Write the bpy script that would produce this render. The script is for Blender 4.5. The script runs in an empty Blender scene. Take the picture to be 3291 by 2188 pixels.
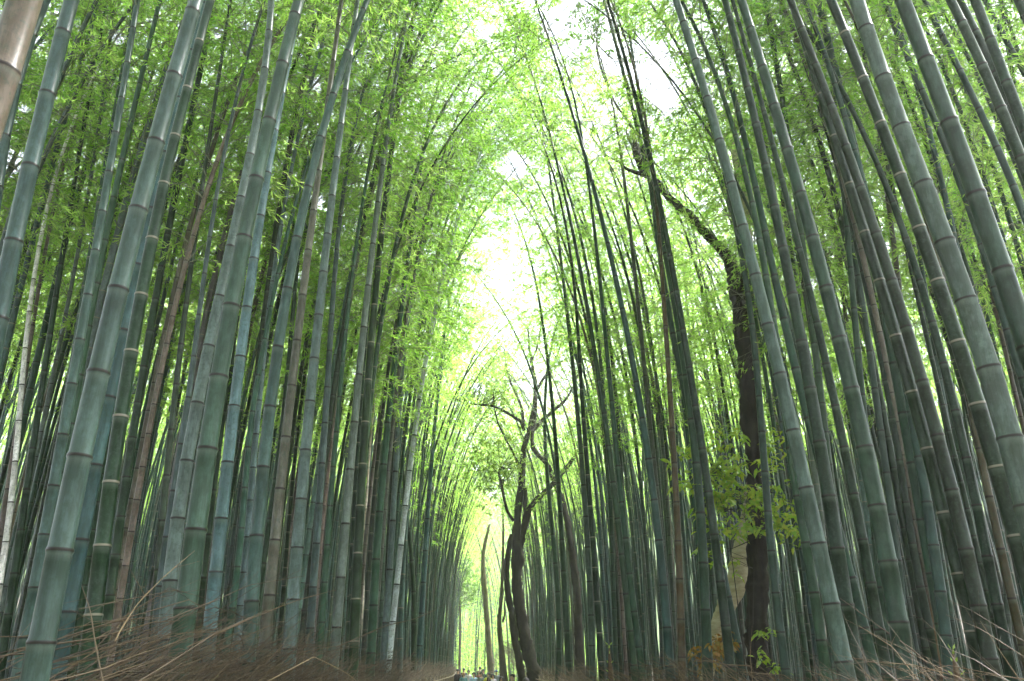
EXPO = 3.05; HAZE = 0.0011
import bpy, math, random
import numpy as np
from mathutils import Vector
R = np.random.default_rng(7)
random.seed(7)
scene = bpy.context.scene
COL = scene.collection
PI = math.pi

# ------------------------------------------------------------------ camera
SW, SH, F = 3291.0, 2188.0, 2668.0
CAM = np.array([0.0, 0.0, 1.85])
PITCH = math.atan((2150 - SH / 2) / F)
YAW = math.radians(2.34)
FW = np.array([math.sin(YAW) * math.cos(PITCH), math.cos(YAW) * math.cos(PITCH), math.sin(PITCH)])
RT = np.array([math.cos(YAW), -math.sin(YAW), 0.0])
UP = np.cross(RT, FW)

def ray(px, py):
    """direction, one unit along the camera axis, through a pixel of the photograph"""
    return RT * (px - SW / 2) / F - UP * (py - SH / 2) / F + FW

def at(px, py, Y):
    d = ray(px, py)
    t = Y / d[1]
    return CAM + d * t

cam = bpy.data.cameras.new("camera")
camo = bpy.data.objects.new("camera", cam)
COL.objects.link(camo)
camo.location = CAM
camo.rotation_euler = (PI / 2 + PITCH, 0, -YAW)
cam.sensor_width = 36.0
cam.lens = 36.0 * F / SW
cam.clip_start = 0.05
cam.clip_end = 3000
cam.dof.use_dof = True
cam.dof.focus_distance = 13.0
cam.dof.aperture_fstop = 6.5
scene.camera = camo

# ------------------------------------------------------------------ mesh helpers
class MB:
    """collects quads and triangles of one mesh"""
    def __init__(s):
        s.V, s.Fq, s.Ft, s.U, s.n = [], [], [], [], 0
        s.mq, s.mt = [], []
    def quads(s, V, Q, uv=None, m=0):
        V = np.asarray(V, float).reshape(-1, 3)
        s.V.append(V); s.Fq.append(np.asarray(Q, int).reshape(-1, 4) + s.n)
        s.mq.append(np.full(len(s.Fq[-1]), m))
        s.U.append(np.zeros((len(V), 2)) if uv is None else np.asarray(uv, float))
        s.n += len(V)
    def tris(s, V, T, uv=None, m=0):
        V = np.asarray(V, float).reshape(-1, 3)
        s.V.append(V); s.Ft.append(np.asarray(T, int).reshape(-1, 3) + s.n)
        s.mt.append(np.full(len(s.Ft[-1]), m))
        s.U.append(np.zeros((len(V), 2)) if uv is None else np.asarray(uv, float))
        s.n += len(V)
    def mesh(s, name, mats, smooth=False, uv=False):
        me = bpy.data.meshes.new(name)
        V = np.concatenate(s.V)
        Q = np.concatenate(s.Fq) if s.Fq else np.zeros((0, 4), int)
        T = np.concatenate(s.Ft) if s.Ft else np.zeros((0, 3), int)
        me.vertices.add(len(V)); me.vertices.foreach_set("co", V.astype(np.float32).ravel())
        nl = Q.size + T.size
        me.loops.add(nl)
        li = np.concatenate([Q.ravel(), T.ravel()]).astype(np.int32)
        me.loops.foreach_set("vertex_index", li)
        me.polygons.add(len(Q) + len(T))
        ls = np.concatenate([np.arange(len(Q)) * 4, len(Q) * 4 + np.arange(len(T)) * 3]).astype(np.int32)
        me.polygons.foreach_set("loop_start", ls)
        if not isinstance(mats, (list, tuple)): mats = [mats]
        for m in mats: me.materials.append(m)
        if len(mats) > 1:
            mi = np.concatenate((s.mq or [np.zeros(0)]) + (s.mt or [])).astype(np.int32)
            me.polygons.foreach_set("material_index", mi)
        if smooth is True:
            me.polygons.foreach_set("use_smooth", np.ones(len(Q) + len(T), bool))
        elif smooth == "slot0":
            me.polygons.foreach_set("use_smooth", (mi == 0))
        if uv:
            U = np.concatenate(s.U)
            ul = me.uv_layers.new(name="UVMap")
            ul.data.foreach_set("uv", U[li].astype(np.float32).ravel())
        me.update(calc_edges=True)
        return me

def link(name, me, parent=None, color=None):
    o = bpy.data.objects.new(name, me)
    COL.objects.link(o)
    if parent is not None: o.parent = parent
    if color is not None: o.color = (*color, 1) if len(color) == 3 else color
    return o

def tag(o, label=None, cat=None, group=None, kind=None):
    if label: o["label"] = label
    if cat: o["category"] = cat
    if group: o["group"] = group
    if kind: o["kind"] = kind
    return o

def empty(name, loc, label, cat, group=None):
    o = bpy.data.objects.new(name, None)
    o.empty_display_size = 0.2
    o.location = loc
    COL.objects.link(o)
    return tag(o, label, cat, group)

def tube(mb, P, rad, sides=8, vcoord=None, cap=True, m=0, wob=0.0, seed=0):
    """swept tube through points P with radii rad"""
    P = np.asarray(P, float); rad = np.asarray(rad, float); n = len(P)
    T = np.gradient(P, axis=0)
    T /= np.linalg.norm(T, axis=1)[:, None] + 1e-12
    a = np.array([0, 1.0, 0]) if abs(T[0][1]) < 0.8 else np.array([1.0, 0, 0])
    N = np.zeros_like(P)
    for i in range(n):
        a = a - T[i] * a.dot(T[i]); a /= np.linalg.norm(a) + 1e-12
        N[i] = a
    B = np.cross(T, N)
    th = np.linspace(0, 2 * PI, sides, endpoint=False)
    rr = np.repeat(rad[:, None], sides, 1)
    if wob:
        g = np.random.default_rng(seed)
        k1, k2 = g.uniform(0, 6, 2)
        s = np.arange(n)[:, None]
        rr = rr * (1 + wob * np.sin(2 * th[None] + k1 + s * .5) + wob * .7 * np.sin(3 * th[None] - s * .8 + k2)
                   + wob * .6 * g.normal(size=(n, sides)))
    V = P[:, None] + rr[..., None] * (np.cos(th)[None, :, None] * N[:, None] + np.sin(th)[None, :, None] * B[:, None])
    i = np.arange(n - 1)[:, None] * sides; j = np.arange(sides)[None]; k = (j + 1) % sides
    Q = np.stack([i + j, i + k, i + sides + k, i + sides + j], -1).reshape(-1, 4)
    v = np.arange(n, dtype=float) if vcoord is None else np.asarray(vcoord, float)
    uv = np.stack(np.broadcast_arrays((j / sides), v[:, None]), -1).reshape(-1, 2)
    base = mb.n
    mb.quads(V.reshape(-1, 3), Q, uv, m)
    if cap:
        tip = P[-1] + T[-1] * rad[-1] * .3
        Vt = np.concatenate([V[-1], tip[None]])
        mb.tris(Vt, [[q, (q + 1) % sides, sides] for q in range(sides)], np.full((sides + 1, 2), v[-1]), m)

def leaves(mb, base, dirs, length, width, m=0, droop=None, fold=True):
    """one blade per row: a diamond of two triangles sharing the midrib"""
    base = np.asarray(base); n = len(base)
    d = dirs / (np.linalg.norm(dirs, axis=1)[:, None] + 1e-9)
    side = np.cross(d, R.normal(size=(n, 3)))
    side /= np.linalg.norm(side, axis=1)[:, None] + 1e-9
    L = np.broadcast_to(length, (n,))[:, None]; W = np.broadcast_to(width, (n,))[:, None]
    mid = base + d * L * .4
    V = np.stack([base, mid + side * W * .5, base + d * L, mid - side * W * .5], 1).reshape(-1, 3)
    Q = (np.arange(n)[:, None] * 4 + np.arange(4)[None])
    mb.quads(V, Q, None, m)

def broad_leaves(mb, base, dirs, length, width, m=0):
    """broad oval leaves, eight-sided outline folded along the midrib and bent towards the tip"""
    base = np.asarray(base); n = len(base)
    d = dirs / (np.linalg.norm(dirs, axis=1)[:, None] + 1e-9)
    side = np.cross(d, np.array([0, 0, 1.0]) + R.normal(size=(n, 3)) * .45)
    side /= np.linalg.norm(side, axis=1)[:, None] + 1e-9
    nrm = np.cross(side, d)
    L = np.broadcast_to(length, (n,))[:, None]; W = np.broadcast_to(width, (n,))[:, None]
    dn = np.array([0, 0, -1.0])
    m1 = base + d * L * .3; m2 = base + d * L * .68 + dn * L * .06; tip = base + d * L + dn * L * .2
    V = np.stack([base, m1, m2, tip,
                  m1 + side * W * .46 + nrm * W * .12, m2 + side * W * .40 + nrm * W * .10,
                  m1 - side * W * .46 + nrm * W * .12, m2 - side * W * .40 + nrm * W * .10], 1).reshape(-1, 3)
    i = np.arange(n)[:, None] * 8
    mb.quads(V, np.concatenate([i + np.array([[1, 2, 5, 4]]), i + np.array([[1, 6, 7, 2]])]), None, m)
    mb.tris(V, np.concatenate([i + np.array([[0, 1, 4]]), i + np.array([[0, 6, 1]]), i + np.array([[2, 3, 5]]), i + np.array([[2, 7, 3]])]), None, m)

# ------------------------------------------------------------------ materials
def new_mat(name):
    m = bpy.data.materials.new(name); m.use_nodes = True
    nt = m.node_tree; nt.nodes.clear()
    return m, nt, nt.nodes, nt.links

def nd(ns, t, **kw):
    n = ns.new(t)
    for k, v in kw.items(): setattr(n, k, v)
    return n

def math_n(ns, ls, op, a, b=None, clamp=False):
    n = ns.new("ShaderNodeMath"); n.operation = op; n.use_clamp = clamp
    for i, x in enumerate((a, b)):
        if x is None: continue
        if isinstance(x, (int, float)): n.inputs[i].default_value = x
        else: ls.new(x, n.inputs[i])
    return n.outputs[0]

def mix_n(ns, ls, fac, a, b, mode="MIX"):
    n = ns.new("ShaderNodeMix"); n.data_type = "RGBA"; n.blend_type = mode
    for i, x in ((0, fac), (6, a), (7, b)):
        if isinstance(x, (int, float)): n.inputs[i].default_value = x
        elif isinstance(x, tuple): n.inputs[i].default_value = (*x, 1) if len(x) == 3 else x
        else: ls.new(x, n.inputs[i])
    return n.outputs[2]

def ramp_n(ns, ls, fac, stops, interp="LINEAR"):
    n = ns.new("ShaderNodeValToRGB"); n.color_ramp.interpolation = interp
    e = n.color_ramp.elements
    while len(e) < len(stops): e.new(0.5)
    for x, (p, c) in zip(e, stops):
        x.position = p; x.color = (*c, 1) if len(c) == 3 else c
    if fac is not None: ls.new(fac, n.inputs[0])
    return n.outputs[0]

def culm_material(name, island=False):
    m, nt, ns, ls = new_mat(name)
    out = nd(ns, "ShaderNodeOutputMaterial"); b = nd(ns, "ShaderNodeBsdfPrincipled")
    ls.new(b.outputs[0], out.inputs[0])
    uv = nd(ns, "ShaderNodeUVMap"); uv.uv_map = "UVMap"
    sep = nd(ns, "ShaderNodeSeparateXYZ"); ls.new(uv.outputs[0], sep.inputs[0])
    fr = math_n(ns, ls, "FRACT", sep.outputs[1])
    tc = nd(ns, "ShaderNodeTexCoord")
    oi = nd(ns, "ShaderNodeObjectInfo")
    geo = nd(ns, "ShaderNodeNewGeometry")
    if island:
        base = ramp_n(ns, ls, geo.outputs["Random Per Island"],
                      [(0, (.018, .042, .026)), (.2, (.026, .052, .044)), (.45, (.014, .034, .012)), (.6, (.030, .054, .050)),
                       (.78, (.022, .044, .022)), (.9, (.060, .050, .034)), (1, (.040, .062, .056))])
        rnd = geo.outputs["Random Per Island"]
    else:
        base = oi.outputs["Color"]; rnd = oi.outputs["Random"]
    off = nd(ns, "ShaderNodeCombineXYZ")
    r10 = math_n(ns, ls, "MULTIPLY", rnd, 57.0)
    for i in range(3): ls.new(r10, off.inputs[i])
    add = nd(ns, "ShaderNodeVectorMath"); ls.new(tc.outputs["Object"], add.inputs[0]); ls.new(off.outputs[0], add.inputs[1])
    # slow colour drift from internode to internode
    fl = math_n(ns, ls, "FLOOR", sep.outputs[1])
    wn = nd(ns, "ShaderNodeTexWhiteNoise", noise_dimensions="2D")
    cx = nd(ns, "ShaderNodeCombineXYZ"); ls.new(fl, cx.inputs[0]); ls.new(r10, cx.inputs[1])
    ls.new(cx.outputs[0], wn.inputs[0])
    drift = math_n(ns, ls, "MULTIPLY_ADD", wn.outputs[0], .34)
    drift.node.inputs[2].default_value = .82
    hs = nd(ns, "ShaderNodeHueSaturation"); ls.new(base, hs.inputs["Color"]); ls.new(drift, hs.inputs["Value"])
    # powdery wax in patches, and dark algae mottling
    n1 = nd(ns, "ShaderNodeTexNoise"); n1.inputs["Scale"].default_value = 9; n1.inputs["Detail"].default_value = 6; n1.inputs["Roughness"].default_value = .62
    mp = nd(ns, "ShaderNodeMapping"); mp.inputs["Scale"].default_value = (2.2, 2.2, .8); ls.new(add.outputs[0], mp.inputs[0]); ls.new(mp.outputs[0], n1.inputs["Vector"])
    wax = ramp_n(ns, ls, n1.outputs[0], [(.45, (0, 0, 0)), (.60, (1, 1, 1))])
    c1 = mix_n(ns, ls, math_n(ns, ls, "MULTIPLY", wax, .62), hs.outputs[0], mix_n(ns, ls, .03, mix_n(ns, ls, 1.0, hs.outputs[0], (1.75, 1.75, 1.9), "MULTIPLY"), (.20, .27, .28)))
    n2 = nd(ns, "ShaderNodeTexNoise"); n2.inputs["Scale"].default_value = 38; n2.inputs["Detail"].default_value = 5; n2.inputs["Roughness"].default_value = .7
    ls.new(add.outputs[0], n2.inputs["Vector"])
    dk = ramp_n(ns, ls, n2.outputs[0], [(.50, (0, 0, 0)), (.64, (1, 1, 1))])
    c2 = mix_n(ns, ls, math_n(ns, ls, "MULTIPLY", dk, .68), c1, mix_n(ns, ls, .72, c1, (.03, .055, .035)))
    # fine vertical streaks
    n3 = nd(ns, "ShaderNodeTexNoise"); n3.inputs["Scale"].default_value = 60; n3.inputs["Detail"].default_value = 2
    mp3 = nd(ns, "ShaderNodeMapping"); mp3.inputs["Scale"].default_value = (2.5, 2.5, .06); ls.new(add.outputs[0], mp3.inputs[0]); ls.new(mp3.outputs[0], n3.inputs["Vector"])
    st = ramp_n(ns, ls, n3.outputs[0], [(.3, (.86, .86, .86)), (.7, (1.12, 1.12, 1.12))])
    c3 = mix_n(ns, ls, 1.0, c2, st, "MULTIPLY")
    # node scar: a dark brown line at the joint, pale waxy ring just under it
    d0 = math_n(ns, ls, "ABSOLUTE", math_n(ns, ls, "SUBTRACT", math_n(ns, ls, "FRACT", math_n(ns, ls, "ADD", sep.outputs[1], .5)), .5))
    scar = ramp_n(ns, ls, d0, [(0, (1, 1, 1)), (.012, (.9, .9, .9)), (.024, (0, 0, 0))])
    pale = ramp_n(ns, ls, fr, [(.86, (0, 0, 0)), (.955, (1, 1, 1)), (.985, (0, 0, 0))])
    c4 = mix_n(ns, ls, math_n(ns, ls, "MULTIPLY", pale, .38), c3, (.12, .15, .12))
    jf = oi.outputs["Alpha"] if not island else math_n(ns, ls, "SUBTRACT", 1.0, math_n(ns, ls, "FRACT", math_n(ns, ls, "MULTIPLY", rnd, 7.3)))
    scol = ramp_n(ns, ls, math_n(ns, ls, "SUBTRACT", 1.0, jf), [(.0, (.018, .013, .010)), (.6, (.035, .025, .018)), (.78, (.17, .15, .11)), (1, (.19, .17, .13))], "LINEAR")
    c5 = mix_n(ns, ls, scar, c4, scol)
    ls.new(c5, b.inputs["Base Color"])
    b.inputs["Roughness"].default_value = .34
    b.inputs["Specular IOR Level"].default_value = .20
    bp = nd(ns, "ShaderNodeBump"); bp.inputs["Strength"].default_value = .12; bp.inputs["Distance"].default_value = .004
    ls.new(n3.outputs[0], bp.inputs["Height"]); ls.new(bp.outputs[0], b.inputs["Normal"])
    return m

def leaf_material(name, stops, tstops, trans=.5, island=True, rough=.45, spec=.35):
    m, nt, ns, ls = new_mat(name)
    out = nd(ns, "ShaderNodeOutputMaterial"); b = nd(ns, "ShaderNodeBsdfPrincipled")
    tr = nd(ns, "ShaderNodeBsdfTranslucent"); mx = nd(ns, "ShaderNodeMixShader")
    geo = nd(ns, "ShaderNodeNewGeometry"); oi = nd(ns, "ShaderNodeObjectInfo")
    r = math_n(ns, ls, "ADD", 0.0, math_n(ns, ls, "ADD", math_n(ns, ls, "MULTIPLY", geo.outputs["Random Per Island"], .55), math_n(ns, ls, "MULTIPLY", oi.outputs["Random"], .45)))
    ls.new(ramp_n(ns, ls, r, stops), b.inputs["Base Color"])
    ls.new(ramp_n(ns, ls, r, tstops), tr.inputs["Color"])
    b.inputs["Roughness"].default_value = rough; b.inputs["Specular IOR Level"].default_value = spec
    mx.inputs[0].default_value = trans
    ls.new(b.outputs[0], mx.inputs[1]); ls.new(tr.outputs[0], mx.inputs[2]); ls.new(mx.outputs[0], out.inputs[0])
    return m

def plain_material(name, col, rough=.8, noise=None, bump=0, use_obj=False, spec=.3):
    """noise = (scale, colour2, stretch)"""
    m, nt, ns, ls = new_mat(name)
    out = nd(ns, "ShaderNodeOutputMaterial"); b = nd(ns, "ShaderNodeBsdfPrincipled"); ls.new(b.outputs[0], out.inputs[0])
    b.inputs["Roughness"].default_value = rough; b.inputs["Specular IOR Level"].default_value = spec
    c = None
    if use_obj:
        oi = nd(ns, "ShaderNodeObjectInfo"); c = oi.outputs["Color"]
    if noise:
        tc = nd(ns, "ShaderNodeTexCoord"); mp = nd(ns, "ShaderNodeMapping"); mp.inputs["Scale"].default_value = noise[2]
        n = nd(ns, "ShaderNodeTexNoise"); n.inputs["Scale"].default_value = noise[0]; n.inputs["Detail"].default_value = 8; n.inputs["Roughness"].default_value = .65
        ls.new(tc.outputs["Object"], mp.inputs[0]); ls.new(mp.outputs[0], n.inputs["Vector"])
        f = ramp_n(ns, ls, n.outputs[0], [(.35, (0, 0, 0)), (.65, (1, 1, 1))])
        c = mix_n(ns, ls, f, c if c is not None else col, noise[1])
        if bump:
            bp = nd(ns, "ShaderNodeBump"); bp.inputs["Strength"].default_value = .8; bp.inputs["Distance"].default_value = bump
            ls.new(n.outputs[0], bp.inputs["Height"]); ls.new(bp.outputs[0], b.inputs["Normal"])
    if c is None: b.inputs["Base Color"].default_value = (*col, 1)
    else: ls.new(c, b.inputs["Base Color"])
    return m

M_CULM = culm_material("bamboo_culm")
M_CULM_FAR = culm_material("bamboo_culm_far", island=True)
M_LEAF = leaf_material("bamboo_leaf", [(0, (.06, .15, .012)), (.5, (.11, .22, .02)), (.9, (.17, .28, .03)), (1, (.24, .27, .05))],
                       [(0, (.09, .31, .02)), (.3, (.29, .60, .06)), (.6, (.47, .76, .12)), (.9, (.63, .86, .22)), (1, (.72, .78, .24))], .60)
M_BRANCH = plain_material("bamboo_branch", (.16, .17, .10), .6)
M_BROAD = leaf_material("evergreen_leaf", [(0, (.03, .09, .015)), (.6, (.06, .15, .02)), (1, (.14, .22, .03))],
                        [(0, (.10, .26, .02)), (.6, (.22, .42, .03)), (1, (.40, .50, .05))], .38, rough=.28, spec=.6)
M_SHRUB = leaf_material("glossy_shrub_leaf", [(0, (.05, .12, .015)), (.6, (.12, .24, .03)), (1, (.26, .32, .04))],
                        [(0, (.20, .44, .04)), (.6, (.40, .64, .06)), (1, (.62, .66, .08))], .45, rough=.22, spec=.8)
M_RED = leaf_material("russet_leaf", [(0, (.22, .07, .02)), (.5, (.30, .15, .03)), (1, (.20, .18, .05))],
                      [(0, (.35, .10, .02)), (.5, (.45, .22, .03)), (1, (.30, .28, .05))], .3, rough=.25, spec=.7)
M_SHOOTLEAF = leaf_material("shoot_leaf", [(0, (.20, .34, .05)), (1, (.30, .40, .08))], [(0, (.4, .6, .08)), (1, (.5, .65, .1))], .4)
M_BARK = plain_material("dark_bark", (.010, .008, .006), .9, (9, (.030, .023, .015), (1, 1, .25)), .02)
M_BARK2 = plain_material("grey_brown_bark", (.04, .032, .022), .9, (7, (.08, .065, .043), (1, 1, .3)), .015)
M_PALEBARK = plain_material("pale_smooth_bark", (.46, .40, .26), .75, (8, (.27, .23, .12), (.6, .6, 2.2)), .01)
M_MOSSBARK = plain_material("olive_bark", (.16, .14, .07), .85, (6, (.09, .085, .035), (1, 1, .5)), .01)
M_STRAW = leaf_material("dry_brushwood", [(0, (.02, .014, .007)), (.4, (.06, .040, .020)), (.7, (.14, .095, .048)), (.9, (.28, .205, .115)), (1, (.46, .37, .24))],
                        [(0, (.2, .1, .05)), (1, (.3, .2, .1))], .05, rough=.6)
M_SHEATH = plain_material("shoot_sheath", (.06, .035, .02), .8, (30, (.14, .09, .045), (1, 1, .3)), .004)
M_POST = plain_material("weathered_post", (.16, .12, .08), .8, (8, (.26, .21, .15), (1, 1, .2)), .004)
# ------------------------------------------------------------------ ground
def rise(y):
    return 0.30 * np.clip((np.asarray(y, float) - 49) / 12, 0, 1) ** 1.5

def ground_h(x, y):
    x = np.asarray(x, float); y = np.asarray(y, float)
    lb = np.clip((-1.6 - x) / 2.5, 0, 1); rb = np.clip((x - 2.4) / 2.5, 0, 1)
    hill = .20 * np.clip(np.abs(x) - 34, 0, 60) + .16 * np.clip(y - 113, 0, 60) + .2 * np.clip(-24 - y, 0, 50)
    return rise(y) + hill + .35 * (lb + rb) + .06 * np.sin(x * 1.3 + y * .4) * (lb + rb)

def fence_x(side, y):
    """plan of the two brushwood fences"""
    if side < 0: return np.interp(y, [0, 5, 15, 60, 90], [-1.52, -1.46, -1.30, -1.30, -1.6])
    return np.interp(y, [0, 5, 10, 18, 24, 34, 46, 54, 58], [2.25, 2.1, 1.95, 1.85, 2.2, 2.35, 2.2, 1.5, 1.0])

def grid_mesh(name, xs, ys, hf, mat, dz=0):
    X, Y = np.meshgrid(xs, ys); Z = hf(X, Y) + dz
    nx, ny = len(xs), len(ys)
    i = np.arange(ny - 1)[:, None] * nx; j = np.arange(nx - 1)[None]
    Q = np.stack([i + j, i + j + 1, i + nx + j + 1, i + nx + j], -1).reshape(-1, 4)
    mb = MB(); mb.quads(np.stack([X, Y, Z], -1).reshape(-1, 3), Q)
    return mb.mesh(name, mat, smooth=True)

M_SOIL = plain_material("leaf_litter", (.08, .055, .035), .95, (3.0, (.04, .03, .02), (1, 1, 1)), .03)
M_PATH = plain_material("path_earth", (.22, .20, .17), .9, (5.0, (.15, .13, .11), (1, 1, 1)), .01)
far = np.array([-1500, -600, -200, -90])
xs = np.concatenate([far, np.linspace(-60, -8, 27), np.linspace(-7, 8, 46), np.linspace(9, 60, 27), -far[::-1]])
ys = np.concatenate([[-1500, -500, -100], np.linspace(-20, 120, 141), [160, 300, 700, 1500]])
g = link("ground", grid_mesh("ground", xs, ys, ground_h, M_SOIL)); tag(g, kind="structure")
py = np.linspace(-12, 60, 145)
M_HILL = plain_material("wooded_slope", (.045, .085, .02), .95, (1.3, (.08, .13, .035), (1, 1, 1)), .3)
hx, hy = np.linspace(-140, 140, 71), np.linspace(122, 290, 43)
hill_o = link("hillside", grid_mesh("hillside", hx, hy, lambda x, y: ground_h(x, 113) - 2 + .34 * (y - 118) + 1.5 * np.sin(x * .11) * np.cos(y * .09) + .6 * np.sin(x * .5 + y * .3), M_HILL)); tag(hill_o, kind="structure")
mb = MB()
fr_ = np.linspace(0.04, .96, 9)
PX = fence_x(-1, py)[:, None] * (1 - fr_) + fence_x(1, py)[:, None] * fr_
PY = np.repeat(py[:, None], 9, 1)
PZ = ground_h(PX, PY) + .012 + .02 * np.sin(np.linspace(0, PI, 9))[None]
i = np.arange(len(py) - 1)[:, None] * 9; j = np.arange(8)[None]
mb.quads(np.stack([PX, PY, PZ], -1).reshape(-1, 3), np.stack([i + j, i + j + 1, i + 10 + j, i + 9 + j], -1).reshape(-1, 4))
p = link("path", mb.mesh("path", M_PATH, smooth=True)); tag(p, kind="structure")

# ------------------------------------------------------------------ bamboo crowns
def crown_template(rng, n_nodes=32, L=1.65, twigs=12, lv=10, leaf=(.10, .0155)):
    """branches, twigs and blades of one crown: attachment along the axis (0..1) and an offset from it.
    returns (t, offset, quads) for blades and (t, offset, quads) for twigs"""
    bt, bo, bq, bn = [], [], [], 0
    lt, lo, ld, ll = [], [], [], []
    az0 = rng.uniform(0, 2 * PI)
    for k in range(n_nodes):
        t = (k + rng.uniform(-.2, .2)) / n_nodes
        t = min(max(t, 0), .995)
        prof = (.55 + .45 * min(1, t / .25)) * (1 - t) ** .55 + .18
        for s in range(2):
            az = az0 + (k % 2) * PI + (s - .5) * 1.0 + rng.normal() * .35
            Lb = L * prof * rng.uniform(.65, 1.2) * (1 if s == 0 else .75)
            el = rng.uniform(.55, .95)
            n = 6; u = np.linspace(0, 1, n)
            hd = np.array([math.cos(az), math.sin(az)])
            r_h = Lb * (math.cos(el) * u + .16 * u ** 2)
            z = Lb * (math.sin(el) * u - .62 * u ** 2.2)
            P = np.stack([hd[0] * r_h, hd[1] * r_h, z], 1)
            mb = MB(); tube(mb, P, np.linspace(.0065, .0018, n) * (.6 + .5 * prof), 3, cap=False)
            V = mb.V[0]; bt.append(np.full(len(V), t)); bo.append(V); bq.append(mb.Fq[0] + bn); bn += len(V)
            nt_ = max(3, int(twigs * Lb / L * rng.choice([.45, 1.0, 1.35])))
            for q in range(nt_):
                u0 = .22 + .78 * (q + rng.uniform(0, .8)) / nt_
                u0 = min(u0, 1)
                p0 = np.array([np.interp(u0, u, P[:, c]) for c in range(3)])
                ta = az + rng.choice([-1, 1]) * rng.uniform(.3, 1.3)
                Lt = rng.uniform(.22, .50) * (1.1 - .4 * u0) * min(1, Lb / .8)
                tn = 4; tu = np.linspace(0, 1, tn)
                dz = rng.uniform(-.1, .5)
                TP = p0 + np.stack([math.cos(ta) * tu * Lt, math.sin(ta) * tu * Lt, Lt * (dz * tu - .75 * tu ** 2)], 1)
                mb = MB(); tube(mb, TP, np.linspace(.0022, .001, tn), 3, cap=False)
                V = mb.V[0]; bt.append(np.full(len(V), t)); bo.append(V); bq.append(mb.Fq[0] + bn); bn += len(V)
                m = max(3, int(lv * rng.uniform(.7, 1.3)))
                uu = rng.uniform(.25, 1.0, m)
                base = np.stack([np.interp(uu, tu, TP[:, c]) for c in range(3)], 1)
                d = np.array([math.cos(ta), math.sin(ta), -.25]) + rng.normal(size=(m, 3)) * .6
                d[:, 2] -= .3
                lt.append(np.full(m, t)); lo.append(base); ld.append(d)
                ll.append(rng.uniform(.75, 1.25, m))
    lt = np.concatenate(lt); lo = np.concatenate(lo); ld = np.concatenate(ld); ll = np.concatenate(ll)
    mb = MB(); leaves(mb, lo, ld, leaf[0] * ll, leaf[1] * (.7 + .3 * ll))
    return dict(lt=np.repeat(lt, 4), lo=mb.V[0], lq=mb.Fq[0], bt=np.concatenate(bt), bo=np.concatenate(bo), bq=np.concatenate(bq))

def interp_curve(P, s, q):
    return np.stack([np.interp(q, s, P[:, c]) for c in range(3)], -1)

def build_crown(tp, P, s, s0, az, scale, mbl, mbb, ml=0, mbm=0, org=None):
    """hang template tp on the curve P(s) between s0 and its tip"""
    c, sn = math.cos(az), math.sin(az)
    rot = np.array([[c, -sn, 0], [sn, c, 0], [0, 0, 1]])
    L = s[-1]
    for t, o, q, mb, m in ((tp["lt"], tp["lo"], tp["lq"], mbl, ml), (tp["bt"], tp["bo"], tp["bq"], mbb, mbm)):
        V = interp_curve(P, s, s0 + t * (L - s0)) + (o * scale) @ rot.T
        if org is not None and t is tp["lt"]:
            keep = ~in_hole(V[q[:, 0]] + org)
            V = V[q[keep].ravel()]; q = np.arange(len(V)).reshape(-1, 4)
        mb.quads(V, q, None, m)

# gaps cut in the leaves for sky, views to trees and added light: (start, end, radius)
HOLES = []
def hole(px, py, hw, y0, y1):
    A, B = at(px, py, y0), at(px, py, y1)
    HOLES.append((A, B, hw * (A - CAM).dot(FW) / F, hw * (B - CAM).dot(FW) / F))
for px_, py_, hw_ in ((1530, 1500, 12), (1535, 1250, 22), (1530, 1110, 10), (1545, 920, 10), (1558, 780, 22), (1572, 690, 14), (1650, 530, 46),
                      (1600, 230, 18), (1560, 100, 26), (1880, 90, 95), (1960, 190, 60), (2075, 190, 85), (2140, 290, 60), (1800, 60, 60),
                      (1010, 260, 26), (700, 100, 20), (110, 130, 30), (40, 520, 45), (1020, 640, 24), (2730, 160, 24), (2690, 470, 22), (3200, 390, 26)):
    hole(px_, py_, hw_, 8.0, 110)
for px_, py_, hw_ in ((1800, 545, 45), (1870, 570, 45), (1950, 560, 45), (2030, 560, 45), (2090, 620, 50), (2160, 720, 50), (2240, 790, 50), (2310, 870, 50), (2370, 980, 55), (2390, 1100, 50),
                      (2030, 480, 35), (1980, 330, 35), (1935, 200, 35), (2350, 500, 40), (2375, 650, 40)):
    hole(px_, py_, hw_, 3.0, 14.8)
for px_, py_, hw_ in ((1700, 1250, 95), (1620, 1320, 85), (1700, 1370, 90), (1800, 1300, 75), (1850, 1200, 60), (1700, 1500, 90), (1690, 1700, 60), (1610, 1450, 50)):
    hole(px_, py_, hw_, 3.0, 32.5)
HOLES.append((np.array([3.0, -10, 14.0]), np.array([3.0, 7.5, 14.0]), 3.0, 3.0))  # unseen gap added overhead to let light onto the left-hand culms
rh = np.random.default_rng(77)
for _ in range(34):
    hx_ = rh.uniform(0, 1250) if rh.uniform() < .5 else rh.uniform(2300, 3291)
    hole(hx_, rh.uniform(0, 950), rh.uniform(11, 25), 8.0, 90)
def in_hole(p):
    out = np.zeros(len(p), bool)
    lump = 1 + .38 * np.sin(p[:, 0] * 4.1 + p[:, 2] * 3.3) * np.sin(p[:, 1] * 2.7 + p[:, 2])
    for a, b, ra, rb in HOLES:
        d = b - a; L2 = d.dot(d)
        t = np.clip((p - a) @ d / L2, 0, 1)
        dist = np.linalg.norm(p - a - t[:, None] * d, axis=1)
        out |= dist < (ra + (rb - ra) * t) * lump
    return out

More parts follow.
